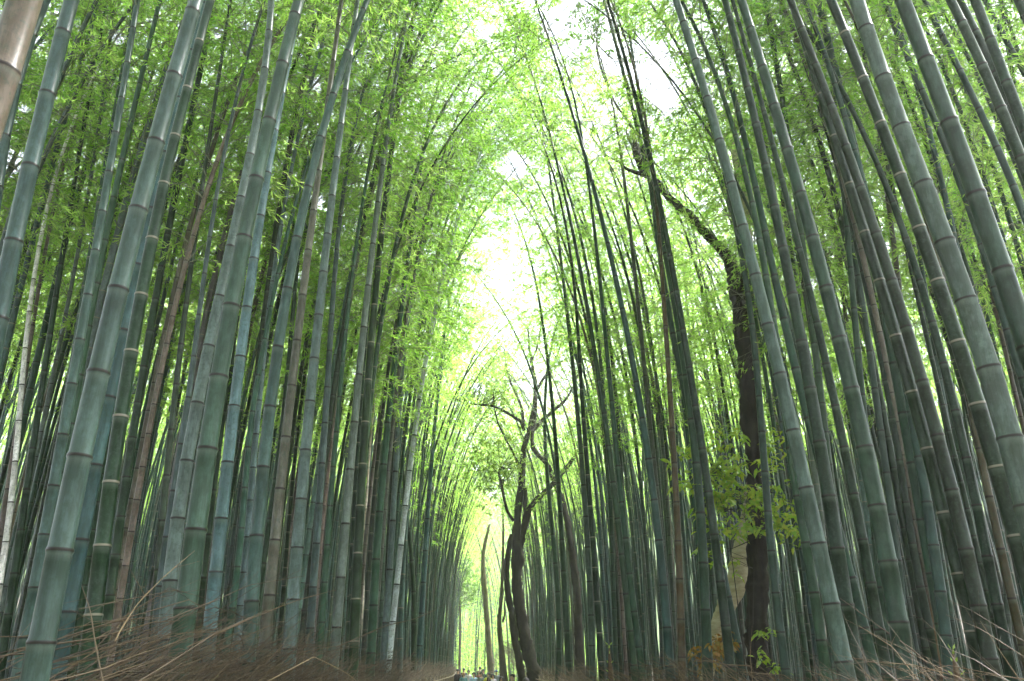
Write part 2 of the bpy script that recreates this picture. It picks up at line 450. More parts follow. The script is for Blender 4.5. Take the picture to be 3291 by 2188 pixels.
def culm_tube(mb, P, s, rad, inter, sides, m=0, detail=True, v0=0.0):
    """a jointed culm: rings at every node, node spacing growing with height. P(s) dense curve, rad(s)"""
    L = s[-1]
    nodes = [0.0]; k = 0
    while nodes[-1] < L:
        x = nodes[-1]
        f = .72 + .42 * min(1, x / 3.0) - .35 * max(0, (x / L - .6)) / .4
        nodes.append(x + inter * max(f, .35) * (1 + .05 * math.sin(k * 2.1))); k += 1
    nodes = np.array(nodes[:-1] if nodes[-1] > L else nodes)
    if L - nodes[-1] < .02: nodes = nodes[:-1]
    ss, vv, rr = [], [], []
    for i, x in enumerate(nodes):
        nx = nodes[i + 1] if i + 1 < len(nodes) else L
        il = nx - x; r = np.interp(x, s, rad)
        if detail:
            e = min(.20 * r, .1 * il) + 1e-4
            if i > 0: ss += [x - 1.6 * e, x - .35 * e]; vv += [i - 1.6 * e / il, i - .35 * e / il]; rr += [r * 1.0, r * 1.085]
            ss += [x + .35 * e, x + 1.7 * e]; vv += [i + .35 * e / il, i + 1.7 * e / il]; rr += [r * 1.07, r * .975]
        else:
            ss += [x]; vv += [i]; rr += [r]
    ss += [L]; vv += [len(nodes)]; rr += [rad[-1]]
    ss = np.array(ss); vv = np.array(vv); rr = np.array(rr)
    o = np.argsort(ss); ss, vv, rr = ss[o], vv[o], rr[o]
    tube(mb, interp_curve(P, s, ss), rr, sides, vv, m=m)
    return nodes

def extend(P0, d0, length, bend, azb, n=40, power=1.6):
    """continue a curve from P0 in direction d0 for length, bending over by angle bend towards azb"""
    pts = []; p = np.array(P0, float); ds = length / n
    h = np.array([math.cos(azb), math.sin(azb), 0])
    d0 = np.array(d0, float); d0 /= np.linalg.norm(d0)
    for i in range(n):
        u = (i + 1) / n
        a = bend * u ** power
        d = d0 * math.cos(a) + (h - d0 * h.dot(d0)) * math.sin(a)
        d /= np.linalg.norm(d)
        p = p + d * ds; pts.append(p.copy())
    return np.array(pts)

def arclen(P):
    return np.concatenate([[0], np.cumsum(np.linalg.norm(np.diff(P, axis=0), axis=1))])

TEMPL = [crown_template(np.random.default_rng(100 + i)) for i in range(6)]
TILE = dict(A=(0, 0), B=(1100, 0), C=(2191, 0), D=(0, 1088), E=(1100, 1088), F=(2191, 1088))
TS = 1100 / 1568.0
def trace_px(s):
    """«A x,y,w x,y,w D ...» in the units of the enlarged tiles -> photo pixels"""
    out = []; ox = oy = 0; k = TS
    for w in s.split():
        if w in TILE: ox, oy = TILE[w]; continue
        v = [float(q) for q in w.split(",")]
        out.append((ox + v[0] * k, oy + v[1] * k, v[2] * k if len(v) > 2 else np.nan))
    a = np.array(out)
    ok = ~np.isnan(a[:, 2])
    o = np.argsort(a[ok, 1])
    a[:, 2] = np.interp(a[:, 1], a[ok, 1][o], a[ok, 2][o])
    return a[np.argsort(-a[:, 1])]

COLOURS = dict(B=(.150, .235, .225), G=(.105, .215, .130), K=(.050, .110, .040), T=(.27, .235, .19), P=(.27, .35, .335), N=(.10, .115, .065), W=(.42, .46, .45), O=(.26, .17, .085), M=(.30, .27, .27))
BOOST = dict(T=1.3, O=1.2, M=1.4, P=1.15, W=5.0, K=.9)  # W: white gloss highlights painted into the whole culm's base colour
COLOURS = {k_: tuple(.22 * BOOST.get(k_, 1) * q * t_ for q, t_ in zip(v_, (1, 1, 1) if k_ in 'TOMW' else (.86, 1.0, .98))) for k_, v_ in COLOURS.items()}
G_TR = "bamboo culms standing along the path"
n_tr = 0
def traced_bamboo(col, D0, k, label, pts, H=None, sides=18):
    global n_tr
    a = trace_px(pts)
    r0 = ray(a[0, 0], a[0, 1])
    w0 = a[0, 2]
    depth = D0 * F / w0
    # keep every foot behind its fence
    for _ in range(30):
        Y0 = depth * r0[1] / np.dot(r0, FW) if True else 0
        b = at(a[0, 0], a[0, 1], Y0)
        fx = fence_x(-1, Y0) - .18 if b[0] < .3 else fence_x(1, Y0) + .18
        if (b[0] < .3 and b[0] > fx) or (b[0] >= .3 and b[0] < fx): depth *= 1.04
        else: break
    W = np.array([at(x, y, Y0) for x, y, _ in a])
    dep = (W - CAM) @ FW
    D = a[:, 2] * dep / F
    z = W[:, 2]; x = W[:, 0]
    deg = 1 if len(z) < 4 else (2 if len(z) < 8 else 3)
    fx_ = np.polyfit(z, x, deg)
    fd = np.polyfit(z, D, 1)
    if fd[0] > 0: fd = np.array([0, D.mean()])
    fd[0] = max(fd[0], -D.max() / 14.0); fd[1] = np.mean(D - fd[0] * z)
    zl, zh = z.min(), z.max()
    # down to the ground with the fit's own slope
    sl = np.polyval(np.polyder(fx_), zl)
    xb = np.polyval(fx_, zl) - sl * zl * .9
    zg = float(ground_h(xb, Y0)) - .05
    zz = np.linspace(zg, zh, 40)
    xx = np.where(zz < zl, np.polyval(fx_, zl) + sl * (zz - zl), np.polyval(fx_, np.maximum(zz, zl)))
    P = np.stack([xx, np.full(40, Y0), zz], 1)
    Dm = np.polyval(fd, zg)
    if H is None: H = min(19.5, max(12.5, 14.5 + (Dm - .08) * 40)) * R.uniform(.95, 1.06)
    rem = max(H - (zh - zg), 1.8)
    d = P[-1] - P[-3]
    side = -1 if P[0, 0] > .5 else 1
    azb = (0 if side > 0 else PI) + R.normal() * .5
    E = extend(P[-1], d, rem, R.uniform(.35, .95), azb)
    P = np.concatenate([P, E]); s = arclen(P)
    base = P[0].copy(); P = P - base
    Dd = np.maximum(np.polyval(fd, P[:, 2] + base[2]), 0)
    i0 = 40
    Dtop = np.interp(s, [s[i0 - 1], s[-1]], [Dd[i0 - 1], .008])
    Dd[i0:] = Dtop[i0:]
    rad = Dd / 2
    root = empty("bamboo", base, label, "bamboo", G_TR)
    c = np.array(COLOURS[col]) * np.array([R.uniform(.85, 1.25), 1.0, R.uniform(.80, 1.05)]) * R.uniform(.85, 1.15) * (np.array((.66, .76, .62)) if base[0] > .5 else 1.12)  # right culms greener and darker, left lighter: side lighting painted into their colour
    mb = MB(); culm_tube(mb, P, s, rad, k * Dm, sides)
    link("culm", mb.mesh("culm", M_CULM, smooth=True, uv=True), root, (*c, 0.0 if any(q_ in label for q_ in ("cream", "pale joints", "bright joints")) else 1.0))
    ml, mbr = MB(), MB()
    s0 = min(max(s[-1] * R.uniform(.48, .56), s[39] * .98), s[-1] * .84)
    build_crown(TEMPL[n_tr % 6], P, s, s0, R.uniform(0, 6.28), 1.0, ml, mbr, org=base)
    link("foliage", ml.mesh("foliage", M_LEAF), root)
    link("branches", mbr.mesh("branches", M_BRANCH), root)
    n_tr += 1
    return root, Y0

TR = [
("T", .135, 3.2, "grey-tan bamboo culm, by far the thickest at the top, cut off by the upper corner", "A 118,0,145 70,120,143 -20,430,140"),
("B", .115, 3.2, "slim blue-grey bamboo half hidden behind the thick grey-tan culm in the upper corner", "A 205,0,40 150,150,46 95,300,50 30,560,54 0,740,54"),
("B", .115, 4.0, "smooth dark blue bamboo with widely spaced black joints, next to the thick grey-tan culm", "A 325,0,62 300,100,66 247,335,66 180,590,68 113,865,73 42,1165,78 -5,1480,82"),
("B", .130, 3.0, "thick blue-green bamboo mottled with powder, its foot the broadest left of the path", "A 895,0,60 853,160,60 798,350,64 740,560,70 682,790,75 616,1020,80 555,1265,86 490,1520,92 D 431,240,98 368,530,100 308,830,107 245,1140,115 175,1460,128 155,1568,138"),
("B", .110, 3.6, "pale lavender-blue bamboo leaning just behind the thick mottled blue-green one", "A 945,0,36 915,115,36 870,285,38 828,450,40 780,625,42 725,810,45 625,1230,50 580,1440,54 D 525,130,60 480,370,66 432,610,68 385,860,72 330,1140,78 280,1420,84"),
("K", .115, 3.2, "dark green bamboo with raised pale joints and one bright edge, beside the thick mottled culm", "A 845,450,28 795,650,32 752,870,36 695,1090,46 650,1325,54 D 605,20,60 565,275,72 527,540,76 490,810,80 450,1090,88 415,1370,94"),
("B", .105, 3.4, "matt blue-grey bamboo with evenly spaced joints, first slender one outside the thick mottled culm", "A 628,0,27 600,200,28 563,430,29 522,660,30 475,920,33 427,1205,36 372,1510,40 D 345,120,42 290,460,46 250,630,50 225,805,53 190,975,55 125,1335,60 85,1520,62"),
("G", .085, 4.2, "slender green bamboo whose top fades into leaves behind the matt blue-grey one", "A 690,180,14 670,250,15 615,490,24 585,620,27 556,750,29 525,880,31 497,1030,33 465,1165,34 440,1310,35 D 395,0,36 355,220,36 325,390,38 305,550,38"),
("K", .095, 3.6, "straight dark olive bamboo right behind the lavender-blue culm's tip", "A 985,0,20 930,300,22 875,520,24 845,655,26 820,800,28 795,940,30 765,1090,32 735,1245,34 708,1405,35 D 680,20,36 652,185,37 622,350,38 597,520,38 570,690,38 545,870,38 520,1045,38 478,1410,40"),
("N", .070, 5.0, "thin brownish bamboo between the dark olive culm and the pair with a white-lit top", "A 1040,100,12 1010,300,13 975,550,15 935,800,20 915,900,21 888,1130,23 860,1340,24 830,1568,26 D 820,140,27 800,260,28 775,500,29 755,700,30 738,900,31"),
("P", .115, 3.2, "powder-speckled bamboo whose upper stem shines white above its blue-green lower stem", "A 1240,0,22 1232,115,24 1205,415,26 1187,575,30 1125,810,40 1085,990,45 1035,1175,50 995,1375,54 D 950,40,57 912,265,62 875,490,65 840,715,66 805,940,67 775,1170,70 745,1405,74"),
("G", .130, 2.9, "thick dark grey-green bamboo with bulging joints, standing in front of the speckled white-topped culm", "A 1370,0,46 1325,175,50 1270,390,55 1215,615,62 1165,860,66 1120,1115,70 1065,1370,76 D 1020,80,85 970,365,88 930,655,92 885,945,96 850,1235,103 820,1500,108"),
("P", .110, 3.2, "pale bamboo peeping out along the edge of the thick dark grey-green culm", "A 1300,380,20 1255,600,22 1210,930,28 1180,1100,32 1145,1270,40 1118,1460,48 D 1095,95,55 1078,300,60 1055,500,62 1030,695,63 1005,905,65 985,1115,68 960,1330,74"),
("B", .115, 3.6, "cleanly jointed blue-green bamboo right before the brown one, curving towards the path at its top", "B 115,0,22 90,70,24 30,200,28 A 1560,330,33 1505,480,35 1475,640,38 1425,810,40 1385,990,42 1340,1180,45 1310,1365,47 1270,1568,49 D 1248,215,52 1225,415,55 1205,625,60 1185,835,63 1165,1045,66 1150,1240,68 1138,1400,70"),
("T", .105, 3.6, "light brown dried bamboo, the only tan one among the blue-green culms before the gap", "A 1555,60,18 1530,280,21 1470,700,25 1450,850,28 1430,1000,30 1410,1160,32 1395,1320,35 1370,1490,38 D 1350,105,40 1328,275,42 1310,455,44 1290,630,46 1270,810,48 1250,990,51 1235,1165,55 1222,1330,58"),
("P", .105, 3.0, "whitish bamboo densely speckled with powder, beside the light brown one", "B 60,120,18 35,230,20 15,350,23 A 1565,560,27 1548,680,30 1535,800,31 1522,920,32 1508,1050,34 1490,1190,36 1470,1330,39 1455,1480,42 D 1442,70,45 1425,225,48 1410,380,50 1395,535,52 1388,695,53 1370,850,56 1358,1010,59 1345,1165,62 1335,1320,63"),
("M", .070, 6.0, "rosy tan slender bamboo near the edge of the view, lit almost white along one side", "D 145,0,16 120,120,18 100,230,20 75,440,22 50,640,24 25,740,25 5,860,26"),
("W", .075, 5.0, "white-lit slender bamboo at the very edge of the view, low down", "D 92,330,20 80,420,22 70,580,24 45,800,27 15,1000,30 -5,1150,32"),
("K", .095, 4.2, "dark bluish bamboo rising from the bottom corner past the rosy tan one", "A 475,50,12 440,310,15 400,530,18 375,640,19 350,760,20 270,1160,23 230,1540,26 D 205,170,27 180,325,28 155,480,30 130,635,31 107,790,32 85,955,35 60,1115,36 35,1285,38 10,1450,40"),
("B", .080, 5.0, "slender light blue bamboo squeezed beside the speckled culm's lower stem", "D 890,50,20 880,150,21 860,290,22 835,465,24 805,620,28 780,775,32 755,940,35 740,1100,37 720,1260,38 700,1440,40"),
("K", .090, 5.5, "nearly black green bamboo in the slit between the thick bulging culm and the pale one", "D 1040,240,18 1010,465,20 985,665,22 960,865,23 935,1070,26 915,1270,30"),
("G", .080, 4.5, "thin green bamboo in the gap ahead of the cleanly jointed blue-green one", "D 1190,130,20 1160,290,22 1140,500,25 1128,625,26 1115,745,28 1105,860,29 1095,980,30 1085,1100,32 1065,1220,34"),
("P", .090, 3.6, "short-looking pale powdery stem between the pale culm and the cleanly jointed one, low down", "D 1150,700,26 1130,950,30 1110,1130,35 1095,1300,38"),
("K", .080, 5.0, "dark thin bamboo half covered by the light brown culm", "D 1330,0,20 1305,350,21 1270,560,24 1250,700,26 1238,850,28"),
("B", .095, 4.0, "even-toned blue bamboo just past the whitish speckled one", "D 1512,0,24 1505,170,27 1495,290,29 1485,405,30 1478,525,31 1470,650,32 1462,770,33 1452,890,34 1445,1010,35 1435,1140,36 1425,1270,36"),
("G", .075, 4.6, "greyish green bamboo following the even-toned blue one towards the gap", "D 1535,500,22 1525,600,24 1520,700,25 1510,800,26 1500,910,27 1490,1100,29 1480,1200,30"),
("P", .100, 4.2, "light grey bamboo, outer one of the crossing pair with glossy upper stems", "B 310,0,14 275,190,15 255,330,16 230,460,18 210,560,19 185,750,22 172,860,23 158,980,24 140,1110,25 125,1240,26 112,1370,28 95,1500,30 E 72,210,33 58,345,34 47,480,36 38,615,38 25,750,40 15,885,41 0,1020,42 D 1540,1320,45"),
("K", .110, 3.6, "dark green bamboo with cream joints, inner one of the crossing pair with glossy upper stems", "B 340,0,15 318,170,16 262,460,19 245,560,20 217,750,24 190,980,26 160,1235,28 150,1365,30 135,1500,31 E 122,90,32 112,355,35 100,495,36 92,635,38 83,770,40 78,910,42 68,1050,43 62,1190,45 55,1325,46 50,1460,48"),
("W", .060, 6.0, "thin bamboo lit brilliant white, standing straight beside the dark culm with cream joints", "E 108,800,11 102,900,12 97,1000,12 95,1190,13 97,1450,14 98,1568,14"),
("G", .105, 4.2, "grey-green bamboo with fine dark joints, first past the brilliant white stem", "B 360,760,14 340,900,17 315,1100,21 295,1210,23 285,1290,24 272,1385,25 262,1470,26 E 245,70,27 230,185,28 222,275,29 210,370,30 205,460,31 190,560,31 182,655,32 175,750,33 165,855,35 155,955,36 150,1160,38"),
("P", .075, 5.5, "pale thin bamboo right behind the grey-green one with fine dark joints", "E 290,0,16 262,250,18 258,390,20 250,500,24 245,600,26 235,740,28 230,840,29 222,1000,30"),
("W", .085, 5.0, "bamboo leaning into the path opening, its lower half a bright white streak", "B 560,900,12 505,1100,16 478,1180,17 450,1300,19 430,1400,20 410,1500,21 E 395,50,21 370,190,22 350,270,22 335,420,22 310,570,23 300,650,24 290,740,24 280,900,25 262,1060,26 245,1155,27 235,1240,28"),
("P", .100, 4.4, "upright pale bamboo with bright joints that the white streaked leaning one crosses", "E 300,740,18 290,880,20 285,965,21 280,1065,22 270,1145,23 268,1235,24 268,1325,25 265,1400,26 262,1490,27"),
("B", .110, 4.2, "slim bluish bamboo closest to the leafy gap, straight with small joints", "E 455,80,14 442,200,15 435,290,16 425,375,18 418,450,18 405,600,20 400,680,21 395,755,22 385,905,24 375,1050,24 362,1270,25 352,1450,26"),
("K", .095, 4.4, "dark bamboo tilted away from the path, crossing behind the upright pale one", "E 308,900,18 315,990,20 322,1080,21 328,1160,22 330,1250,23 328,1400,24"),
# right of the opening
("G", .115, 3.6, "slender green bamboo before the many-stemmed tree, inner of two thin stems crossing its branches", "B 1190,1100,9 E 920,200,11 925,300,12 940,450,13 945,560,14 950,700,17 960,880,21 972,1050,25 980,1200,27 990,1380,29 1000,1500,30"),
("G", .120, 3.6, "straight green bamboo crossing the many-stemmed tree's long limb, outer of two thin stems", "E 930,0,14 945,150,16 955,230,17 962,320,18 972,400,18 982,500,19 988,600,20 992,690,21 1000,790,22 1005,900,23 1010,1010,25 1015,1100,26 1020,1230,28 1030,1400,30 1040,1520,32"),
("P", .115, 3.8, "pale jointed bamboo, foremost of the close ranks past the many-stemmed tree", "B 955,850,8 975,1010,10 1000,1150,13 1010,1240,15 1020,1320,17 1035,1400,18 1045,1500,19 E 1050,130,19 1058,240,20 1070,370,21 1088,500,22 1100,640,23 1120,835,25 1128,890,26 1140,1050,27 1140,1210,28 1140,1350,30 1140,1520,32"),
("K", .115, 3.8, "dark green bamboo with cream joints directly after the pale foremost one", "E 1085,30,17 1090,155,18 1095,240,19 1108,405,20 1115,530,21 1130,650,23 1140,820,24 1155,975,26 1160,1130,27 1170,1280,28 1180,1420,30 1190,1500,31"),
("G", .105, 3.8, "green-grey bamboo curving out of the leafy crown of the gap, third of the close ranks", "B 955,640,9 985,740,11 1010,860,14 1040,980,15 1060,1060,16 1090,1220,18 1110,1350,19 1125,1450,20 E 1150,0,21 1165,140,21 1190,305,23 1205,395,24 1225,565,25 1245,650,26 1265,820,29 1282,985,31 1300,1150,33 1315,1310,34 1332,1455,36"),
("G", .095, 4.0, "bluish-green bamboo between the curving green-grey one and the broad jointed blue-green one", "B 1130,840,12 1155,1060,15 1170,1180,16 1185,1310,18 1195,1480,19 E 1218,150,20 1240,300,22 1255,460,23 1268,600,25 1280,780,27 1300,1000,29 1330,1200,31 1360,1400,33"),
("T", .090, 4.2, "mauve-grey weathered bamboo among the green ranks above the leafy shrub", "B 1290,820,14 1300,900,15 1325,1060,17 1340,1250,19 1355,1440,20 E 1380,100,20 1395,235,20 1405,350,21 1415,420,22 1425,520,22 1440,720,24"),
("B", .115, 3.6, "broad jointed blue-green bamboo arching from the centre canopy down to the ranks", "B 1000,350,8 1045,470,11 1090,640,15 1130,780,18 1150,860,19 1190,1010,21 1230,1190,23 1275,1360,25 1312,1540,26 E 1325,85,27 1345,185,28 1360,275,30 1390,460,32 1415,645,34 1440,845,36 1462,1020,39 1475,1200,42 1487,1285,43 1498,1455,44"),
("G", .125, 3.8, "dark bamboo running from the sky hole at the top down past the broken-off limb", "B 1195,0,13 1240,130,15 1265,240,17 1290,330,19 1310,410,20 1335,500,22 1360,590,23 1380,690,24 1400,800,25 1420,900,26 1440,1000,28 1465,1100,29 1490,1210,30 1515,1330,32 1555,1560,34 F 15,60,35 30,220,36 50,440,38 70,640,39 90,850,40 100,1050,42"),
("B", .105, 4.2, "thinner bluish bamboo running alongside the dark one past the broken-off limb", "B 1320,180,9 1345,340,12 1375,560,16 1390,690,18 1425,900,20 1440,1080,22 1465,1240,24 1490,1380,26 1505,1500,27 E 1525,20,28 1545,130,29"),
("O", .105, 3.8, "orange-brown dead bamboo standing close to the leafy shrub", "B 1460,1180,15 1468,1300,17 1475,1420,18 E 1480,0,20 1495,150,22 1503,240,23 1510,330,24 1520,510,27 1528,780,32 1540,950,35 1548,1180,39 1555,1400,42"),
("K", .110, 3.6, "deep green bamboo in front of the pale crooked trunk's foot", "F 30,110,30 50,230,31 70,340,33 85,450,34 105,600,36 145,850,40 160,1000,42 180,1130,43 195,1230,44 210,1400,46"),
("B", .100, 3.8, "even blue-green bamboo hugging the far side of the black leaning trunk", "C 275,1190,24 300,1310,26 315,1430,28 330,1545,29 F 343,145,29 355,270,30 365,400,31 373,520,32 382,640,33 395,800,35 410,950,37 428,1120,38 442,1280,40"),
("P", .130, 2.8, "broad powder-pale bamboo with mottled bands, first large one after the black leaning trunk", "B 1530,0,28 C 12,120,30 52,250,32 98,385,34 145,535,36 190,690,39 228,850,42 275,1020,45 318,1190,49 358,1360,53 405,1545,59 F 452,175,64 495,360,67 542,550,69 580,735,72 625,925,75 665,1115,78 705,1305,81 742,1495,86"),
("G", .105, 3.6, "green bamboo appearing from behind the broad powder-pale one near its foot", "F 470,300,32 505,560,37 528,700,41 555,850,44 578,985,47 598,1120,49 620,1250,50 640,1390,52 655,1500,54"),
("K", .120, 2.9, "dark green bamboo with thin evenly spaced joints, next after the broad powder-pale one", "C 200,0,28 225,100,29 248,200,30 280,310,31 305,430,33 340,550,35 362,660,37 388,790,39 420,920,41 445,1055,43 478,1195,45 505,1330,48 535,1475,51 F 558,75,53 585,215,54 610,360,56 635,505,58 658,645,61 685,790,64 705,920,67 728,1060,69 745,1190,70 768,1320,72 790,1440,74"),
("G", .095, 4.0, "grey-green bamboo squeezed between the powder-pale one and the dark evenly jointed one", "C 115,60,17 160,180,20 205,290,23 238,400,24 262,500,25 275,590,26 300,700,28 318,790,29 338,880,30 355,980,31 380,1075,32 403,1170,33 430,1275,34 460,1385,35 488,1495,37 F 508,60,39 530,180,40 553,300,41"),
("G", .135, 2.5, "broad matt grey-green bamboo with faint thin joints, second large one after the black trunk", "C 275,0,36 292,60,38 330,180,40 372,310,41 412,445,43 450,585,45 495,730,48 545,890,51 592,1050,55 640,1230,59 688,1415,63 F 735,50,68 775,245,73 828,445,76 868,640,80 908,845,84 948,1050,88 982,1250,92 1022,1460,96"),
("K", .100, 3.4, "dark narrow bamboo just before the broad matt grey-green one's upper stem", "C 235,0,11 300,250,13 335,350,14 370,490,15 412,640,17 455,830,20 475,910,23 515,1030,28 540,1130,30 572,1250,31 590,1350,32 620,1470,35 F 648,30,38 670,145,40 693,255,41 715,365,42 738,480,43 760,590,45 782,705,46 805,815,48 825,920,49 848,1025,51 870,1135,52 890,1245,54 915,1360,56"),
("K", .120, 3.3, "very dark green bamboo with pale joints, foremost of a close dark pair", "C 500,0,30 535,100,33 565,200,34 595,300,35 625,400,36 675,545,38 720,690,39 768,840,41 818,1000,43 865,1160,45 912,1320,47 965,1485,51 F 1008,95,57 1060,265,59 1105,430,61 1148,590,63 1190,745,65 1232,900,67 1268,1050,68 1300,1200,69 1335,1360,70"),
("N", .115, 3.2, "brownish dark bamboo, second of the close dark pair", "C 560,160,33 610,290,35 650,380,37 690,500,38 730,630,40 775,740,41 822,860,42 862,980,43 905,1110,45 945,1235,46 985,1360,48 1025,1490,50 F 1065,70,53 1105,210,55 1145,345,57 1180,480,59 1215,615,60 1245,750,62 1280,875,64 1310,1000,66 1338,1125,67 1365,1250,68"),
("G", .095, 4.0, "grey-green bamboo whose upper stem runs ahead of the close dark pair before passing behind it", "C 625,0,30 655,130,31 685,240,32 712,355,33 740,460,34 770,580,35 795,700,36 820,820,37 845,940,38"),
("K", .125, 3.0, "glossy dark green bamboo with bright cream joints, right before the broad pale grey one", "C 685,0,38 705,60,40 755,170,42 808,290,44 862,425,46 910,560,47 960,705,49 1015,850,51 1065,995,54 1120,1145,56 1180,1300,58 1232,1460,63 F 1280,70,70 1335,230,72 1385,390,74 1432,550,77 1480,715,80 1525,870,84 1560,1000,86"),
("P", .140, 2.3, "very broad pale grey-green bamboo with dark ridged joints, widest right of the path", "C 805,0,66 835,110,67 890,265,68 945,420,70 1005,590,73 1072,750,77 1140,930,81 1208,1105,86 1270,1290,91 1338,1480,96 F 1395,110,101 1455,300,105 1508,480,109 1565,680,112"),
("B", .095, 3.6, "slim blue bamboo weaving between the very broad pale one and the thick dark blue-green one", "C 925,0,18 985,150,23 1025,240,27 1065,330,28 1100,410,28 1135,500,29 1175,590,30 1220,690,31 1258,790,32 1300,900,34 1340,1010,36 1385,1150,38"),
("B", .130, 3.0, "thick dark blue-green bamboo with black joints, outermost of the large ones", "C 1015,0,64 1068,155,67 1145,340,71 1222,540,75 1298,750,79 1378,970,84 1450,1190,89 1530,1410,96"),
("B", .090, 3.8, "slim light blue bamboo beyond the thick dark blue-green one", "C 1110,0,19 1160,90,22 1200,170,25 1235,250,26 1280,340,28 1325,420,29 1370,520,30 1410,600,32 1455,700,33 1495,790,34 1535,890,36 1575,1000,38"),
("K", .105, 3.2, "dark bamboo slanting out of the upper corner, inner one of three", "C 1230,0,35 1270,70,38 1330,200,42 1390,330,45 1445,460,48 1505,600,50 1560,740,53"),
("K", .090, 3.8, "dark bamboo slanting out of the upper corner, hidden middle one of three", "C 1275,0,29 1350,150,32 1410,270,34 1455,380,36 1510,520,38 1560,650,40"),
("K", .105, 3.2, "dark bamboo slanting out of the upper corner, outer one of three", "C 1345,0,40 1395,130,44 1440,250,46 1490,380,47 1540,510,49"),
("B", .080, 3.6, "slim blue-grey bamboo with swollen joints at the extreme upper corner", "C 1390,0,20 1435,90,24 1480,175,25 1520,245,26 1550,300,27"),
("K", .120, 3.2, "dark stem just touching the extreme edge of the upper corner", "C 1545,0,42 1600,120,46"),
("K", .110, 3.6, "black-green bamboo slanting across its neighbours at a flatter angle than all of them", "C 560,100,12 610,190,14 670,290,15 715,380,16 760,470,17 820,600,19 880,740,22 935,860,25 985,970,28 1040,1100,31 1090,1230,33 1130,1370,35 1155,1480,37 F 1185,60,40 1215,195,42 1250,330,44 1280,465,45 1308,600,47 1335,735,48 1362,860,50 1398,990,51 1430,1115,53 1462,1235,55"),
("M", .075, 5.5, "pale mauve upright bamboo seen between the darker slanting ones", "C 905,650,16 925,780,20 945,900,22 962,1050,23 975,1170,24 990,1250,25"),
("G", .085, 4.4, "thin grey-green bamboo between the matt broad one and the close dark pair", "C 730,760,19 745,900,22 762,1060,26 768,1180,27 775,1280,28 785,1380,29 795,1480,30 F 812,120,31 825,260,32 842,420,34 856,600,35"),
("B", .095, 4.0, "thin blue-black bamboo beside the lower stem of the matt broad one", "F 870,120,28 880,210,30 892,300,31 912,390,32 918,480,32 930,570,33 942,660,34 955,750,35 968,845,36 985,1000,38"),
("K", .090, 4.0, "thin dark bamboo with many small joints among the crowded lower stems", "F 935,200,26 955,300,28 972,395,29 985,485,30 1000,580,32 1018,680,34 1030,765,35 1040,860,36 1058,950,37 1075,1040,38 1090,1130,39 1110,1210,40 1125,1290,41"),
("B", .115, 3.2, "stout dull blue-grey stem low among the crowded culms before the right-hand brushwood", "F 1115,700,38 1125,780,41 1145,885,45 1160,985,49 1175,1080,52 1190,1200,54 1200,1290,56 1212,1380,58"),
("O", .095, 4.6, "dull brown dead bamboo leaning between the dark culms near the edge", "F 1350,430,26 1375,580,29 1400,690,32 1425,790,35 1470,1000,40 1515,1200,45 1560,1400,49"),
]
for r_ in TR: traced_bamboo(*r_)
# ------------------------------------------------------------------ filler bamboos (shared meshes) and the far thicket
FIL_COL = [COLOURS[c] for c in "BGBGPKGBNKGKTGPMKG"]
def variant(rng, H, D, bend, tp, sides=10, power=3.0):
    n = 60
    P = extend((0, 0, 0), (rng.normal() * .02, rng.normal() * .02, 1), H, bend, 0.0, n, power)
    P = np.concatenate([[[0, 0, 0]], P]); s = arclen(P)
    rad = np.interp(s / s[-1], [0, .1, .6, 1], [D / 2, D * .47, D * .33, .004])
    mbc, ml, mbr = MB(), MB(), MB()
    culm_tube(mbc, P, s, rad, .30, sides)
    build_crown(tp, P, s, s[-1] * rng.uniform(.34, .50), rng.uniform(0, 6.28), 1.05, ml, mbr)
    return (mbc.mesh("culm", M_CULM, True, True), ml.mesh("foliage", M_LEAF), mbr.mesh("branches", M_BRANCH))

rv = np.random.default_rng(5)
VAR = [variant(rv, rv.uniform(14.5, 18), rv.uniform(.075, .105), rv.uniform(.5, 1.25), TEMPL[i % 6]) for i in range(12)]
ARCH = [variant(rv, rv.uniform(15, 18), rv.uniform(.075, .10), rv.uniform(.9, 1.2), TEMPL[i % 6], 10, 2.3) for i in range(4)]

FV = {}
for v_ in VAR + ARCH:
    a_ = np.empty(len(v_[1].vertices) * 3, np.float32); v_[1].vertices.foreach_get('co', a_); FV[v_[1].name] = a_.reshape(-1, 3).astype(float)
# keep-out wedges: nothing nearer may hide the trees and the shrub (azimuth as x/y, up to distance)
KEEP = [(.25, .375, 15.8), (.10, .375, 15.6), (.02, .155, 36), (-.02, .06, 62)]
def free(x, y):
    r = x / y
    for a, b, d in KEEP:
        if y < d and a < r < b: return False
    return True

pts = []; cells = {}
rp = np.random.default_rng(21)
def poisson(n, xr, yr, dmin, cond):
    for _ in range(n):
        x = rp.uniform(*xr); y = rp.uniform(*yr)
        if not cond(x, y): continue
        ci, cj = int(x // 2), int(y // 2)
        if any((x - a) ** 2 + (y - b) ** 2 < dmin ** 2 for u in (-1, 0, 1) for v in (-1, 0, 1) for a, b in cells.get((ci + u, cj + v), ())): continue
        pts.append((x, y)); cells.setdefault((ci, cj), []).append((x, y))
inview = lambda x, y: abs(x - .04 * y) < .70 * y + 2.5
